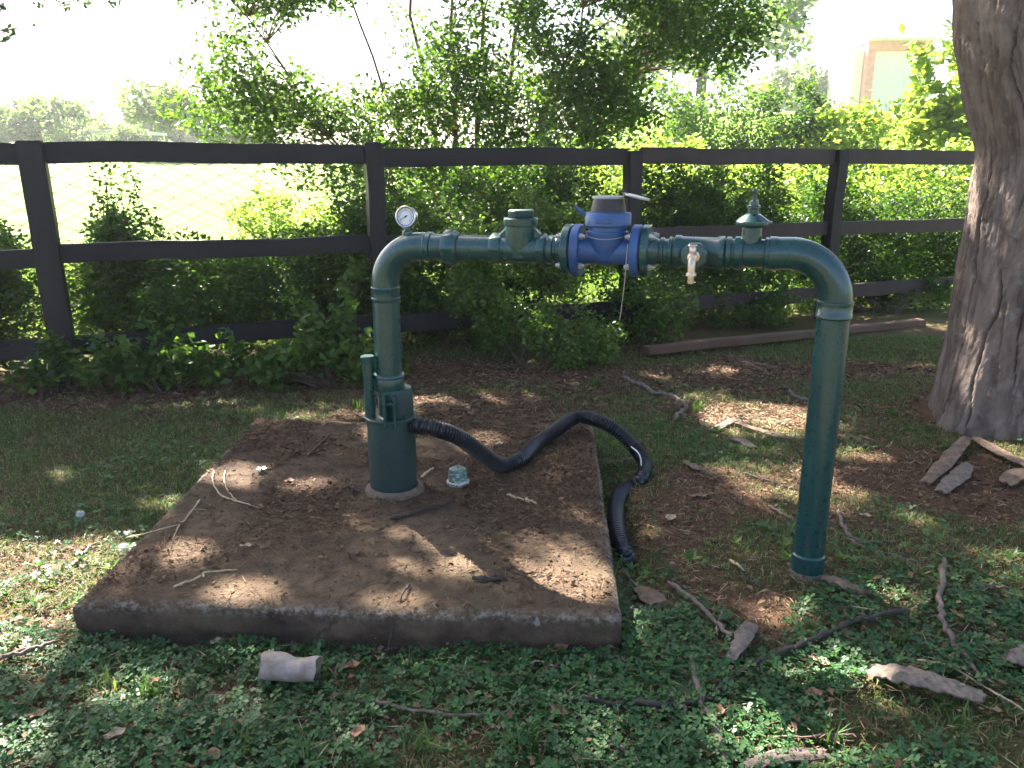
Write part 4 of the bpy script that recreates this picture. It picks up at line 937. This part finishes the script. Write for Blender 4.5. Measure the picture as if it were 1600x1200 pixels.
for a in ((-20, 62, 8, 5.2, 'leftmost distant tree at the frame edge above the fence'), (70, 58, 9, 5.6, 'hazy rounded distant tree above the leftmost post'), (135, 66, 7, 5.0, 'small distant tree left of the big pale roof'),
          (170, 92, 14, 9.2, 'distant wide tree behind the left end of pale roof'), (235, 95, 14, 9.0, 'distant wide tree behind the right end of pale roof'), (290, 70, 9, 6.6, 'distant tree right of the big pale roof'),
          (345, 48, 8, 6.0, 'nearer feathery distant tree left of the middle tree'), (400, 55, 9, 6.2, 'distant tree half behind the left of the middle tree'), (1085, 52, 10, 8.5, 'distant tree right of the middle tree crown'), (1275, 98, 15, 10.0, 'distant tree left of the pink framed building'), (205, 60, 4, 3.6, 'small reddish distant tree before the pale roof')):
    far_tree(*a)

# ------------------------------------------------------------------ buildings far away
M['wallwhite'] = mat_plain('render_white', (.78, .76, .72), .85, 0, .08, 3)
M['roofpale'] = mat_plain('roof_pale', (.74, .72, .68), .6, 0, .1, 2)
M['roofblue'] = mat_plain('roof_blue', (.42, .47, .56), .5, 0, .12, 2)
M['pink'] = mat_plain('pink_trim', (.72, .33, .27), .8, 0, .15, 2)
M['shade'] = mat_plain('dark_glass', (.05, .06, .07), .2)
def house(px, Y, w, d, wallh, roofh, label, roofm, gable=True, name='farm_building', nwin=4):
    X = (px-800)/FOC*(Y*.967+.3); z = float(ground_h(X, Y)); t = empty(name, (X, Y, z), label, 'building')
    MB().box((X, Y, z+wallh/2-.2), (w, d, wallh+.4)).build('wall', M['wallwhite'], t, smooth=0)
    o = .5; mb = MB(); zt = z+wallh
    a = [(X-w/2-o, Y-d/2-o, zt-.1), (X+w/2+o, Y-d/2-o, zt-.1), (X+w/2+o, Y+d/2+o, zt-.1), (X-w/2-o, Y+d/2+o, zt-.1), (X-w*.32, Y, zt+roofh), (X+w*.32, Y, zt+roofh)]
    a2 = [(x, y, q+.14) for x, y, q in a]
    mb.add(a2, [(0, 1, 5, 4), (1, 2, 5), (2, 3, 4, 5), (3, 0, 4)]); mb.add(a, [(4, 5, 1, 0), (5, 2, 1), (5, 4, 3, 2), (4, 0, 3)])
    mb.add([a[0], a[1], a2[1], a2[0], a[2], a2[2], a[3], a2[3]], [(0, 1, 2, 3), (1, 4, 5, 2), (4, 6, 7, 5), (6, 0, 3, 7)])
    mb.build('roof', M[roofm], t, smooth=0)
    for k in range(nwin):
        x = X-w/2+w*(k+.5)/nwin
        f = MB().box((x, Y-d/2-.02, z+wallh*.55), (1.3, .1, 1.2)).build('window', M['wallwhite'], t, smooth=0)
        MB().box((x, Y-d/2-.06, z+wallh*.55), (1.1, .08, 1.0)).build('pane', M['shade'], f, smooth=0)
    return t
house(205, 78, 6.5, 7, 3.0, 1.9, 'large pale hipped roof far behind the left fence bay', 'roofpale')
house(112, 72, 4.0, 5, 2.4, 1.2, 'small pale roof far behind near the leftmost post', 'roofpale', nwin=2)
def carport():
    Y = 62; X = (212-800)/FOC*(Y*.967+.3); z = float(ground_h(X, Y)); t = empty('open_shed', (X, Y, z), 'low open shed with blue-grey roof far behind the left bay', 'shed')
    MB().box((X, Y, z+1.75), (4.4, 3.0, .2), Matrix.Rotation(.02, 3, 'Y')).build('roof', M['roofblue'], t, smooth=0)
    for k in range(5):
        for y in (-1.3, 1.3): MB().box((X-2+k*1.0, Y+y, z+.8), (.12, .12, 1.7)).build('post', M['roofpale'], t, smooth=0)
carport()
def pink_building():
    Y, k = 88, 1.76; X = (1378-800)/FOC*(Y*.967+.3); z = float(ground_h(X, Y)); t = empty('pink_framed_building', (X, Y, z), 'washed-out white building with pink frame on the right skyline', 'building')
    T = 1.45+(8.5-1.45)*k; H = T-z
    MB().box((X, Y+2*k, z+H/2-.2), (3.6*k, 4*k, H-.5)).build('wall', M['wallwhite'], t, smooth=0)
    MB().box((X+.05, Y-.05, T-.3*k), (3.7*k, .5*k, .5*k)).build('lintel', M['pink'], t, smooth=0)
    MB().box((X-1.6*k, Y-.05, z+(H-.56*k)/2), (.45*k, .45*k, H-.56*k)).build('pillar', M['pink'], t, smooth=0)
    MB().box((X-2.15*k, Y+2*k, z+H/2-.25), (.6*k, 3.6*k, H-.9)).build('side_wall', M['wallwhite'], t, smooth=0)
    MB().box((X+.05, Y+1.5*k, T+.02), (3.9*k, 5*k, .2)).build('roof', M['roofpale'], t, smooth=0)
    for q in range(2):
        f = MB().box((X-.35*k+q*1.25*k, Y-.02, T-2.1*k), (.75*k, .12, .9*k)).build('window', M['roofpale'], t, smooth=0)
        MB().box((X-.35*k+q*1.25*k, Y-.10, T-2.1*k), (.62*k, .06, .77*k)).build('pane', M['roofpale'], f, smooth=0)
pink_building()

# ------------------------------------------------------------------ ground cover (uncountable)
def scatter(n, x0, x1, y0, y1, dens):
    x = rng.uniform(x0, x1, n); y = rng.uniform(y0, y1, n); k = rng.random(n) < dens(x, y); return x[k], y[k]
def clear(x, y):
    k = ~in_slab(x, y, .015)
    k &= np.hypot(x-R0[0], y-R0[1]) > .07
    k &= np.hypot(x-2.9, y-4.42) > .55
    return k
def visible(x, y, m=.35):
    return (np.abs(x) < .72*y+m)
# clover: three rounded leaflets
def clover():
    d = lambda x, y: np.clip(green(x, y)*1.5-.35, 0, 1)*(.12+.88*sstep(2.75, 2.25, y))*sstep(.40, .58, fbm(x*3.2, y*3.2, 0, 131, 5)+.10*sstep(2.7, 2.2, y))*clear(x, y)*visible(x, y)
    x, y = scatter(170000, -2.8, 3.4, 1.55, 4.6, d); n = len(x); z = ground_h(x, y)
    hgt = .008+.032*rng.random(n)*(.5+green(x, y)); R_ = .0038+.0056*rng.random(n)**1.6; yaw = rng.random(n)*6.283; V = []; tv = rng.random(n); til = rng.normal(size=(n, 2))*.35
    m = 6; ang = np.array([0, .75, 1.35, math.pi, -1.35, -.75]); rad = np.array([.92, 1.06, .9, .0, .9, 1.06])   # notched leaflet; index 3 is the centre joint
    for k in range(3):
        a0 = yaw+k*2.094; cxl = x+np.cos(a0)*R_; cyl = y+np.sin(a0)*R_
        for j in range(m):
            r = R_*rad[j] if j != 3 else R_*1.0
            lx = cxl+np.cos(a0+ang[j])*r; ly = cyl+np.sin(a0+ang[j])*r
            lz = z+hgt+(lx-x)*til[:, 0]+(ly-y)*til[:, 1]+(.15*R_ if j in (1, 2, 4, 5) else 0)
            V.append(np.stack([lx, ly, lz], 1))
    V = np.stack(V, 1).reshape(-1, 3); b = (np.arange(n*3)*m)[:, None]
    F = np.concatenate([b+np.array([[3, 0, 1]]), b+np.array([[3, 1, 2]]), b+np.array([[3, 4, 5]]), b+np.array([[3, 5, 0]])], 1).reshape(-1, 3)
    # order (3,4,5): the left half of the leaflet
    o = np_mesh('clover', V, F, M['clover'], None, False, {'tint': ('FACE', np.repeat(np.clip(np.repeat(tv, 3)*.75+rng.random(n*3)*.25, 0, 1), 4))})
    tag(o, 'low green clover covering the ground before the slab', 'clover', kind='stuff')
clover()
def blades(name, label, cat, mat, x, y, H, Wd, bend=.6, tlo=0, thi=1):
    n = len(x); z = top_h(x, y)-.004; a = rng.random(n)*6.283; h = H*(.4+.9*rng.random(n)); w = Wd*(.6+.8*rng.random(n)); b = bend*(.3+rng.random(n))
    dx, dy = np.cos(a), np.sin(a); px_, py_ = -dy, dx; V = np.empty((n, 5, 3))
    for j, (hh, oo, ww) in enumerate(((0, 0, 1), (0, 0, -1), (.6, .3, .8), (.6, .3, -.8), (1.0, 1.0, 0))):
        up = h*hh*np.sqrt(np.clip(1-(b*oo*.8)**2, .1, 1)); out = h*b*oo
        V[:, j] = np.stack([x+dx*out+px_*w*ww*.5, y+dy*out+py_*w*ww*.5, z+up], 1)
    i = (np.arange(n)*5)[:, None]
    F = np.concatenate([i+np.array([[0, 1, 3]]), i+np.array([[0, 3, 2]]), i+np.array([[2, 3, 4]])], 1).reshape(-1, 3)
    tint = np.clip(tlo+(thi-tlo)*rng.random(n)**1.1, 0, 1)
    return tag(np_mesh(name, V.reshape(-1, 3), F, M[mat], None, False, {'tint': ('FACE', np.repeat(tint, 3))}), label, cat, kind='stuff')
x, y = scatter(620000, -4.5, 5.0, 1.6, 6.9, lambda x, y: np.clip(green(x, y)*1.2-.1, 0, 1)*(.55+.45*sstep(2.2, 3.6, y))*clear(x, y)*visible(x, y))
blades('grass', 'short thin grass on the shaded ground around the slab', 'grass', 'grass', x, y, .034, .0038, 1.0)
x, y = scatter(90000, -9, 11, 6.3, 15, lambda x, y: .9*((y-5.34)-(x+3.07)/2.515 > .35)*visible(x, y, .6))
blades('field_grass', 'bright sunlit field grass beyond the fence', 'grass', 'field', x, y, .13, .011, .7)
# tufts of broad grass in the foreground
tx, ty = [], []
for px, py in ((480, 1185), (660, 1170), (830, 1150), (815, 1170), (240, 1090), (230, 1095), (1290, 1160), (1500, 1150), (1090, 640), (930, 600), (640, 645), (560, 640), (150, 1080), (1020, 1180), (1400, 1010), (380, 1170)):
    c = at(px, py)
    if c[1] < 1.5: continue
    q = rng.normal(size=(34, 2))*.022; tx += list(c[0]+q[:, 0]); ty += list(c[1]+q[:, 1])
blades('grass_tufts', 'taller grass tufts scattered through the clover', 'grass', 'grass', np.array(tx), np.array(ty), .085, .006, .7, .1, .7)
def rosettes():
    x, y = scatter(2600, -2.8, 3.4, 1.6, 4.6, lambda x, y: np.clip(green(x, y)*1.2-.2, 0, 1)*clear(x, y)*visible(x, y)*sstep(.45, .62, fbm(x*1.3, y*1.3, 0, 151))*(.4+.6*sstep(3.2, 2.3, y)))
    n = len(x); z = ground_h(x, y); k = 7; a = np.repeat(rng.random(n)*6.283, k)+np.tile(np.arange(k)*.9, n)+rng.normal(size=n*k)*.2
    L = np.repeat(.022+.03*rng.random(n), k)*(.6+.6*rng.random(n*k)); el = .25+.6*rng.random(n*k)
    ax = np.stack([np.cos(a)*np.cos(el), np.sin(a)*np.cos(el), np.sin(el)], 1); c = np.stack([np.repeat(x, k), np.repeat(y, k), np.repeat(z+.012, k)], 1)+ax*(L*.55)[:, None]
    up = np.tile(np.array([[0, 0, 1.0]]), (n*k, 1)); V, F = leaf_arrays(c, L, L*np.repeat(.28+.4*rng.random(n), k), ax, up, .18)
    tint = np.clip(np.repeat(rng.random(n), k)*.8+rng.random(n*k)*.2, 0, 1)
    tag(np_mesh('weeds', V, F, M['weed'], None, False, {'tint': ('FACE', np.repeat(tint, 2))}), 'small broad-leaved weeds mixed into the clover', 'weeds', kind='stuff')
M['weed'] = mat_leaf('weed_leaf', (.035, .09, .022), (.075, .16, .032), (.16, .22, .05), .4)
rosettes()
# litter: bark crumbs, straw and dead leaf scraps
def litter():
    def d1(x, y): return np.clip(1.1-green(x, y), .4, 1)*(~in_slab(x, y, .01))*visible(x, y)*(np.hypot(x-2.9, y-4.42) > .5)*(1-.25*sstep(3.5, 6, y))
    x, y = scatter(380000, -3.6, 4.4, 1.6, 6.6, d1)
    def d2(x, y):
        n = fbm(x*3.2, y*3.2, 0, 141, 4); back = sstep(2.75, 3.35, y); mid = np.exp(-(((x+.15)/.5)**2+((y-3.3)/.35)**2))
        return in_slab(x, y, -.012)*np.clip(.08+.55*back*sstep(.36, .6, n)*1.5+.7*mid*sstep(.3, .55, n)+.22*sstep(.52, .68, n), 0, 1)*(np.hypot(x-L0[0], y-L0[1]) > .1)
    x2, y2 = scatter(105000, -1.4, .45, 2.15, 4.12, d2)
    x = np.r_[x, x2]; y = np.r_[y, y2]; n = len(x); z = top_h(x, y)
    kind = rng.random(n); L = np.where(kind < .5, .006+.012*rng.random(n), np.where(kind < .93, .02+.07*rng.random(n)**2, .012+.024*rng.random(n)))
    W = np.where(kind < .5, L*.5, np.where(kind < .93, .0014+.0022*rng.random(n), L*.6))
    far_ = 1+.55*sstep(3.6, 5.5, y); L = L*far_; W = W*far_; ax = rand_dirs(n); ax[:, 2] *= .22; nr = rand_dirs(n)*.5; nr[:, 2] += 1
    V, F = leaf_arrays(np.stack([x, y, z+.003+.010*rng.random(n)**2+np.where(in_slab(x, y), 0, .046*green(x, y)*sstep(3.0, 2.3, y)*rng.random(n)**.7)], 1), L, W, ax, nr, .2)
    sunny = np.exp(-(((x-1.49)/.4)**2+((y-4.5)/.3)**2))*.35  # paler straw tint here also brightens the sunlit patch through its colour
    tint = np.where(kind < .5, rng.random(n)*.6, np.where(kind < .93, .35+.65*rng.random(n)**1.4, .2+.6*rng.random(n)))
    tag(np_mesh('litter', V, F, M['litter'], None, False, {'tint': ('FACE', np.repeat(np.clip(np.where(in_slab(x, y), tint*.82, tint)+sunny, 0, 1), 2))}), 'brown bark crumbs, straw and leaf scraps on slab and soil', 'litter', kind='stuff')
litter()

# ------------------------------------------------------------------ single fallen things
def stick(label, pts, r0, r1, mat='stick', name='fallen_stick', group=None, z=.012, forks=(), cat='stick', wob=1.0):
    P3 = []
    for q in pts:
        if len(q) == 3: px, py, dz = q
        else: (px, py), dz = q, 0
        g_ = at(px, py, 0.0)
        if in_slab(np.array(g_[0]), np.array(g_[1]), .03) or in_slab(np.array(at(px, py, SLAB_Z)[0]), np.array(at(px, py, SLAB_Z)[1])): g_ = at(px, py, SLAB_Z)
        hz = float(top_h(g_[0], g_[1])); hz += 0 if in_slab(np.array(g_[0]), np.array(g_[1]), .03) else clover_lift(g_[0], g_[1]); P3.append(np.array([g_[0], g_[1], hz+r0*.8+z*.4+dz]))
    P = spline(P3, 6); N = len(P); P[1:-1] += rng.normal(size=P[1:-1].shape)*r0*.35*wob
    rr = np.linspace(r0, r1, N)*(1+.18*rng.normal(size=N)); rr[0] *= .45; rr[-1] *= .3; rr[-2] *= .7; mb = MB().tube(P, list(np.abs(rr)+.0005), 8)
    for i, f in forks:
        a = P[min(int(i*N), N-1)]; e = at(*f); e[2] = float(top_h(e[0], e[1]))+.01; Q = spline([a, (a+e)/2+rng.normal(size=3)*.012, e], 5); mb.tube(Q, list(np.linspace(r0*.55, r1*.6, len(Q))), 6)
    o = mb.build(name, M[mat], None, smooth=60, origin=tuple(P[0])); return tag(o, label, cat, group)
stick('long dark curved strip modelling a branch shadow across the clover at lower right', [(1412, 972), (1330, 992), (1240, 1032), (1160, 1062), (1095, 1104), (1010, 1113), (925, 1105), (868, 1092)], .010, .005, 'stick_dark', 'branch_or_shadow_strip', forks=((.62, (1068, 1140)),), cat='branch')  # solid dark strip laid in place of an overhead branch's cast shadow
stick('grey stick running steeply to the bottom edge right of centre', [(1080, 1040), (1092, 1100), (1112, 1130), (1124, 1165), (1134, 1200)], .0085, .0075)
stick('pale mottled upright-looking stick at right with a bent tip', [(1474, 880), (1466, 940), (1468, 965), (1478, 1010), (1500, 1040), (1520, 1065), (1529, 1092)], .011, .004)
stick('thin grey stick pointing at the grey bark flake', [(1043, 914), (1075, 945), (1108, 975), (1135, 1004), (1147, 1010)], .008, .005)
stick('forked bare branch on the grass behind the hose', [(972, 588), (1000, 600), (1022, 613), (1050, 618), (1066, 633), (1072, 638), (1062, 645), (1054, 657)], .014, .010, 'stick', 'branch_or_shadow_strip', cat='branch')
stick('short pale branch stub beside the right riser near the sunlit patch', [(1232, 612), (1243, 620), (1255, 627), (1275, 632)], .013, .009)
stick('straight thin stick on the grass left of the upper right riser', [(1155, 564), (1185, 568), (1220, 575)], .008, .006)
stick('crooked twig lying in front of the right riser foot', [(1310, 800), (1318, 830), (1345, 850), (1380, 848), (1400, 850)], .009, .004)
stick('brown stick running right from the riser foot', [(1322, 845), (1350, 860), (1390, 872), (1440, 888)], .006, .003)
stick('thin dark curved root beside the front edge of the slab', [(845, 1070), (880, 1045), (910, 1034), (960, 1038), (1010, 1043)], .007, .004, 'stick_dark')
stick('dry pale twig at the left of the foreground clover', [(560, 1100), (600, 1103), (640, 1110), (700, 1120), (770, 1122), (800, 1118)], .0045, .003, 'stick')
stick('slanting dark twig leaning off the front edge of the slab', [(640, 915), (625, 938), (600, 970)], .004, .002, 'stick_dark')
stick('stick lying beside the slab below the hose end', [(975, 880), (1000, 905), (1020, 920)], .005, .003)
stick('thin stick left of the riser foot in brown soil', [(1200, 798), (1225, 812), (1248, 824)], .007, .005)
stick('long thin twig crossing the soil under the hose curve', [(1160, 745), (1200, 755), (1250, 768)], .005, .003)
stick('pale straight twig on the front left of the slab', [(272, 921), (295, 912), (318, 903)], .004, .0025, 'straw', 'twig', cat='twig')
stick('angled dry grass stalk near the front left of the slab', [(318, 905), (320, 898), (345, 895), (372, 893)], .0028, .0018, 'straw', 'dry_stalk', cat='stalk')
stick('curled pale grass stalk on the left of the slab', [(334, 738), (333, 755), (345, 775), (372, 785), (405, 795)], .0035, .002, 'straw', 'dry_stalk', cat='stalk')
stick('second curled grass stalk inside the first loop on the slab', [(352, 738), (350, 752), (358, 770), (370, 784)], .003, .002, 'straw', 'dry_stalk', cat='stalk')
stick('forked dry stalk nearer the slab left edge', [(312, 783), (295, 808), (280, 825), (270, 845)], .003, .0018, 'straw', 'dry_stalk', forks=((.4, (322, 800, SLAB_Z)),), cat='stalk')
stick('long pale stalk across the slab left edge', [(195, 838), (235, 832), (282, 822)], .0025, .0015, 'straw', 'dry_stalk', cat='stalk')
stick('curved dead twig left of the slab edge on grass', [(112, 885), (125, 868), (140, 850), (160, 842)], .007, .004)
stick('dark twig on the slab in front of the casing', [(610, 815), (650, 805), (690, 795), (712, 788)], .006, .003, 'stick_dark', 'twig', cat='twig')
stick('thin twig crossing the slab left of the casing', [(480, 715), (495, 700), (515, 680)], .005, .003, 'stick', 'twig', cat='twig')
stick('pale splinter on the slab beside the hose', [(792, 776), (812, 782), (818, 786)], .005, .003, 'straw', 'twig', cat='twig')
stick('pale splinter right of the first on the slab', [(820, 783), (830, 787), (839, 791)], .007, .004, 'straw', 'twig', cat='twig')
stick('short pale splinter standing against the casing foot', [(658, 750), (668, 742), (678, 734)], .007, .005, 'straw', 'twig', cat='twig')
stick('thin pale stick lying beside the slab behind the hose loop', [(945, 722), (975, 720), (1000, 719)], .011, .008)
stick('twig at the left edge of the foreground below sunlit grass', [(0, 1045), (40, 1028), (80, 1018)], .006, .003)
stick('thin twig near the bottom right corner', [(1200, 1160), (1260, 1163), (1300, 1160), (1335, 1164)], .003, .0018)
stick('thin pale stalk in the clover below the dark shadow strip', [(912, 1112), (940, 1120), (965, 1128), (975, 1138)], .004, .002, 'straw', 'dry_stalk', cat='stalk')
stick('thin dark twig slanting through clover bottom centre', [(905, 1137), (945, 1163), (975, 1182), (995, 1200)], .005, .004, 'stick_dark')
stick('dry pale stalk near the slab front right corner', [(820, 1042), (845, 1037), (870, 1048)], .003, .002, 'straw', 'dry_stalk', cat='stalk')
stick('thin twig leaning on the slab front near its right end', [(1130, 960), (1122, 985), (1118, 1004)], .004, .003)
stick('brown twig in the grass right of the mottled stick', [(1515, 930), (1545, 925), (1575, 928)], .009, .006)
stick('dry stalk arching over the bark strip at lower right', [(1430, 1052), (1480, 1060), (1520, 1080), (1570, 1110), (1600, 1128)], .003, .002, 'straw', 'dry_stalk', cat='stalk')
stick('short pale stick left of the riser foot in clover', [(1140, 880), (1152, 892), (1164, 902)], .005, .004, 'straw')
stick('thin root-like stick left of the dirt by the slab left corner', [(25, 1035), (60, 1025), (95, 1012)], .008, .004)
# planks and bark
def fallen_plank():
    a, b = at(1008, 549, .03), at(1440, 503, .03); d = b-a; L = float(np.linalg.norm(d)); me = plank('fallen_plank', None, (L, .11, .06), 'log', None, 77)
    o = bpy.data.objects.new('fallen_plank', me); c = (a+b)/2; c[2] = float(max(ground_h(a[0], a[1]), ground_h(b[0], b[1])))+.03
    o.location = [float(q) for q in c]; o.rotation_euler = (0, 0, math.atan2(d[1], d[0])); link(o)
    tag(o, 'long weathered brown plank lying on the ground along the fence', 'plank')
fallen_plank()
def gp(px, py, dz=.0): 
    q = at(px, py); q[2] = float(top_h(q[0], q[1]))+dz+clover_lift(q[0], q[1])*.8; return q
bark_plate('bark_piece', 'long grey-brown bark strip in the lower right clover', [gp(1357, 1070, .02), gp(1400, 1083, .03), gp(1450, 1095, .03), (gp(1532, 1112, .02))], .085, 'barkgrey', curl=.5, seed=2)
bark_plate('bark_piece', 'grey oval bark flake lying right of the slab corner', [gp(1172, 993, .02), gp(1160, 1018, .025), gp(1140, 1048, .02)], .052, 'barkgrey', curl=.3, seed=3)
bark_plate('bark_piece', 'broad bark slab leaning off the trunk foot, pointing left', [gp(1508, 705, .04), gp(1480, 728, .025), gp(1445, 752, .008)], .075, 'barkbit', curl=.35, seed=4)
bark_plate('bark_piece', 'lower darker bark slab beside the trunk foot', [gp(1512, 732, .012), gp(1495, 748, .015), gp(1470, 765, .008)], .085, 'barkgrey', curl=.3, seed=5)
bark_plate('bark_piece', 'long bark slab running right from the trunk foot', [gp(1520, 702, .03), gp(1560, 722, .03), gp(1610, 740, .02)], .075, 'barkbit', curl=.35, seed=6)
bark_plate('bark_piece', 'bark slab cut by the right frame edge', [gp(1570, 760, .02), gp(1590, 752, .04), gp(1625, 748, .03)], .09, 'barkbit', curl=.4, seed=7)
bark_plate('bark_piece', 'pale curled bark sheet edging the sunlit patch by the riser', [gp(1110, 673, .008), gp(1135, 664, .02), gp(1152, 660, .02)], .05, 'barkgrey', curl=.3, seed=8)
bark_plate('bark_piece', 'long thin bark rim along the sunlit patch left of riser', [gp(1150, 664, .02), gp(1185, 677, .025), gp(1230, 687, .015), gp(1262, 689, .008)], .045, 'barkbit', curl=.4, seed=9)
bark_plate('bark_piece', 'smooth grey bark flake beside the bark rim', [gp(1145, 683, .01), gp(1160, 690, .015), gp(1178, 700, .008)], .06, 'barkgrey', curl=.25, seed=10)
bark_plate('bark_piece', 'bark piece at the bottom edge right of centre', [gp(1160, 1200, .01), gp(1215, 1195, .02), gp(1290, 1190, .015)], .05, 'barkgrey', curl=.3, seed=11)
bark_plate('bark_piece', 'brown bark chip beside the slab below the hose', [gp(1010, 905, .0), gp(1012, 925, .03), gp(1030, 945, .01)], .09, 'barkbit', curl=.35, seed=12)
bark_plate('bark_piece', 'dark bark sliver right of the riser foot', [gp(1285, 915, .01), gp(1310, 928, .02), gp(1350, 945, .01)], .05, 'barkbit', curl=.3, seed=13)
bark_plate('bark_piece', 'dark flat bark chip near the slab front right', [(gp(742, 908, .0)*0+np.append(at(742, 908, SLAB_Z)[:2], SLAB_Z+.008)), np.append(at(765, 910, SLAB_Z)[:2], SLAB_Z+.012), np.append(at(790, 908, SLAB_Z)[:2], SLAB_Z+.008)], .022, 'stick_dark', thick=.006, curl=.3, seed=14)
bark_plate('bark_piece', 'grey bark chunk at the right edge in the clover', [gp(1572, 1040, .01), gp(1590, 1048, .03), gp(1625, 1058, .01)], .12, 'barkgrey', curl=.4, seed=15)
bark_plate('bark_piece', 'brown chip on soil between hose and riser', [gp(1070, 722, .01), gp(1085, 735, .02), gp(1100, 740, .01)], .05, 'barkbit', curl=.3, seed=16)
# dead leaves, each one a curled blade with a midrib
def dead_leaf(label, px, py, L, W, yaw, mat='deadleaf', curl=.5, zoff=.012, grp='dead leaves on the ground'):
    s = in_slab(np.array(at(px, py, SLAB_Z)[0]), np.array(at(px, py, SLAB_Z)[1])); c = at(px, py, SLAB_Z if s else 0.0); c[2] = float(top_h(c[0], c[1]))+zoff+(0 if s else clover_lift(c[0], c[1]))
    n, m = 9, 5; V = []
    for lay in (0, 1):
        for i in range(n):
            t_ = i/(n-1); w = W*math.sin(math.pi*min(1, t_*.93+.035))**.8
            for k in range(m):
                a = k/(m-1)-.5; lx = (t_-.5)*L; ly = a*w; lz = curl*(W*.9*abs(a)**1.3+.22*L*(t_-.5)**2*4*.5)+.004*math.sin(9*t_+5*a)-(.0012 if lay else 0)
                V.append((c[0]+lx*math.cos(yaw)-ly*math.sin(yaw), c[1]+lx*math.sin(yaw)+ly*math.cos(yaw), c[2]+lz))
    F = []
    for i in range(n-1):
        for k in range(m-1):
            q = (i*m+k, i*m+k+1, (i+1)*m+k+1, (i+1)*m+k); F.append(q); F.append(tuple(n*m+j for j in q[::-1]))
    lp = [k for k in range(m)]+[i*m+m-1 for i in range(1, n)]+[(n-1)*m+k for k in range(m-2, -1, -1)]+[i*m for i in range(n-2, 0, -1)]
    for k in range(len(lp)): a, b = lp[k], lp[(k+1) % len(lp)]; F.append((a, n*m+a, n*m+b, b))
    o = MB().add(V, F).build('dead_leaf', M[mat], None, smooth=70, origin=tuple(c)); return tag(o, label, 'leaf', grp)
for a in (('pale curled dead leaf in clover at lower left', 182, 1162, .055, .035, .7, 'paleleaf'), ('brown dead leaf at the bottom edge left of centre', 330, 1190, .06, .045, .2), ('small brown leaf in the dirt before the slab left end', 240, 1078, .04, .025, 1.0),
          ('pale leaf against the slab front at its left', 340, 1012, .04, .03, .4, 'paleleaf'), ('dark red-brown leaf before the slab near its right end', 873, 1022, .07, .035, .5), ('brown leaf pair tip in the clover below the dark shadow strip', 875, 1120, .06, .03, -.6),
          ('yellow-brown leaf beside the dark shadow strip at lower right', 1280, 1052, .06, .03, -.8, 'paleleaf'), ('rolled brown leaf right of the grey stick', 1120, 1122, .05, .04, 1.2), ('dark brown leaf near the bark flake top', 1178, 978, .05, .03, -1.0),
          ('beige leaf on soil right of the slab', 1048, 812, .06, .045, .9, 'paleleaf'), ('brown curled leaf in litter left of casing', 452, 755, .045, .035, .3), ('dark curled leaf at the foot of the casing', 555, 772, .055, .04, .2, 'stick_dark'),
          ('pale leaf lying on the slab left part', 385, 857, .045, .02, .1, 'paleleaf'), ('small pale leaf by the hose bend', 780, 697, .04, .03, .3, 'paleleaf'), ('brown leaf in clover left of the dented tube', 60, 1130, .05, .03, .5), ('brown leaf right of the dented tube', 548, 1048, .06, .03, .3),
          ('reddish leaf in the soil right of the hose', 1090, 782, .09, .03, .1), ('pale leaf on soil left of the trunk foot', 1352, 808, .05, .025, -.5, 'paleleaf'), ('brown leaf near the bottom right', 1270, 1100, .05, .035, .2), ('brown leaf in clover bottom centre', 560, 1150, .05, .03, 1.1)):
    dead_leaf(*a)
# white blossom on the slab and dandelion clocks
def blossom(label, px, py, r, name, cat):
    c = at(px, py, 0); s = in_slab(np.array(at(px, py, SLAB_Z)[0]), np.array(at(px, py, SLAB_Z)[1])); c = at(px, py, SLAB_Z) if s else c
    c[2] = float(top_h(c[0], c[1])); t = empty(name, c, label, cat)
    if cat == 'flower':
        for k in range(5):
            a = k*1.257; mb = MB(); V = []
            for i in range(5):
                for j in (-1, 0, 1):
                    q = i/4; w = r*.45*math.sin(math.pi*(q*.8+.15)); V.append((c[0]+math.cos(a)*r*q-math.sin(a)*j*w, c[1]+math.sin(a)*r*q+math.cos(a)*j*w, c[2]+.012+r*.35*q*q+.25*w*abs(j)))
            mb.add(V, [(i*3+j, i*3+j+1, i*3+j+4, i*3+j+3) for i in range(4) for j in (0, 1)]); mb.build('petal', M['petal'], t, smooth=70)
        MB().lathe([(.003, 0), (.005, .01), (.002, .02)], 8, (c[0], c[1], c[2])).build('calyx', M['shrub'], t)
    else:
        h = .035; MB().tube([c, c+np.array([.004, 0, h])], .0012, 5).build('stalk', M['straw'], t)
        n = 220; d = rand_dirs(n); V, F = leaf_arrays(c+np.array([.004, 0, h])+d*r*.62, r*.75, r*.14, d.copy(), rand_dirs(n), .1)
        o = np_mesh('seed_head', V, F, M['petal'], t); o['kind'] = 'stuff'
blossom('small white fallen blossom on the slab left part', 409, 738, .026, 'white_blossom', 'flower')
blossom('fluffy white seed head in the grass left of the slab', 124, 803, .02, 'seed_head_flower', 'seed head')
blossom('fluffy white seed head against the left edge of slab', 193, 862, .024, 'seed_head_flower', 'seed head')

# ------------------------------------------------------------------ thin volume added to stand in for veiling glare
hz = NT('glare_volume'); pv = hz.n('ShaderNodeVolumePrincipled'); pv.inputs['Color'].default_value = (.93, .95, 1.0, 1); pv.inputs['Density'].default_value = GLARE_DENSITY; pv.inputs['Anisotropy'].default_value = .45
hz.l(pv.outputs[0], hz.out.inputs['Volume'])
tag(MB().box((0, 260, 7.0), (1300, 800, 17.0)).build('glare_veil', hz.m, None, smooth=0), 'thin pale volume added as veiling glare through the whole scene', 'glare_veil', kind='stuff')
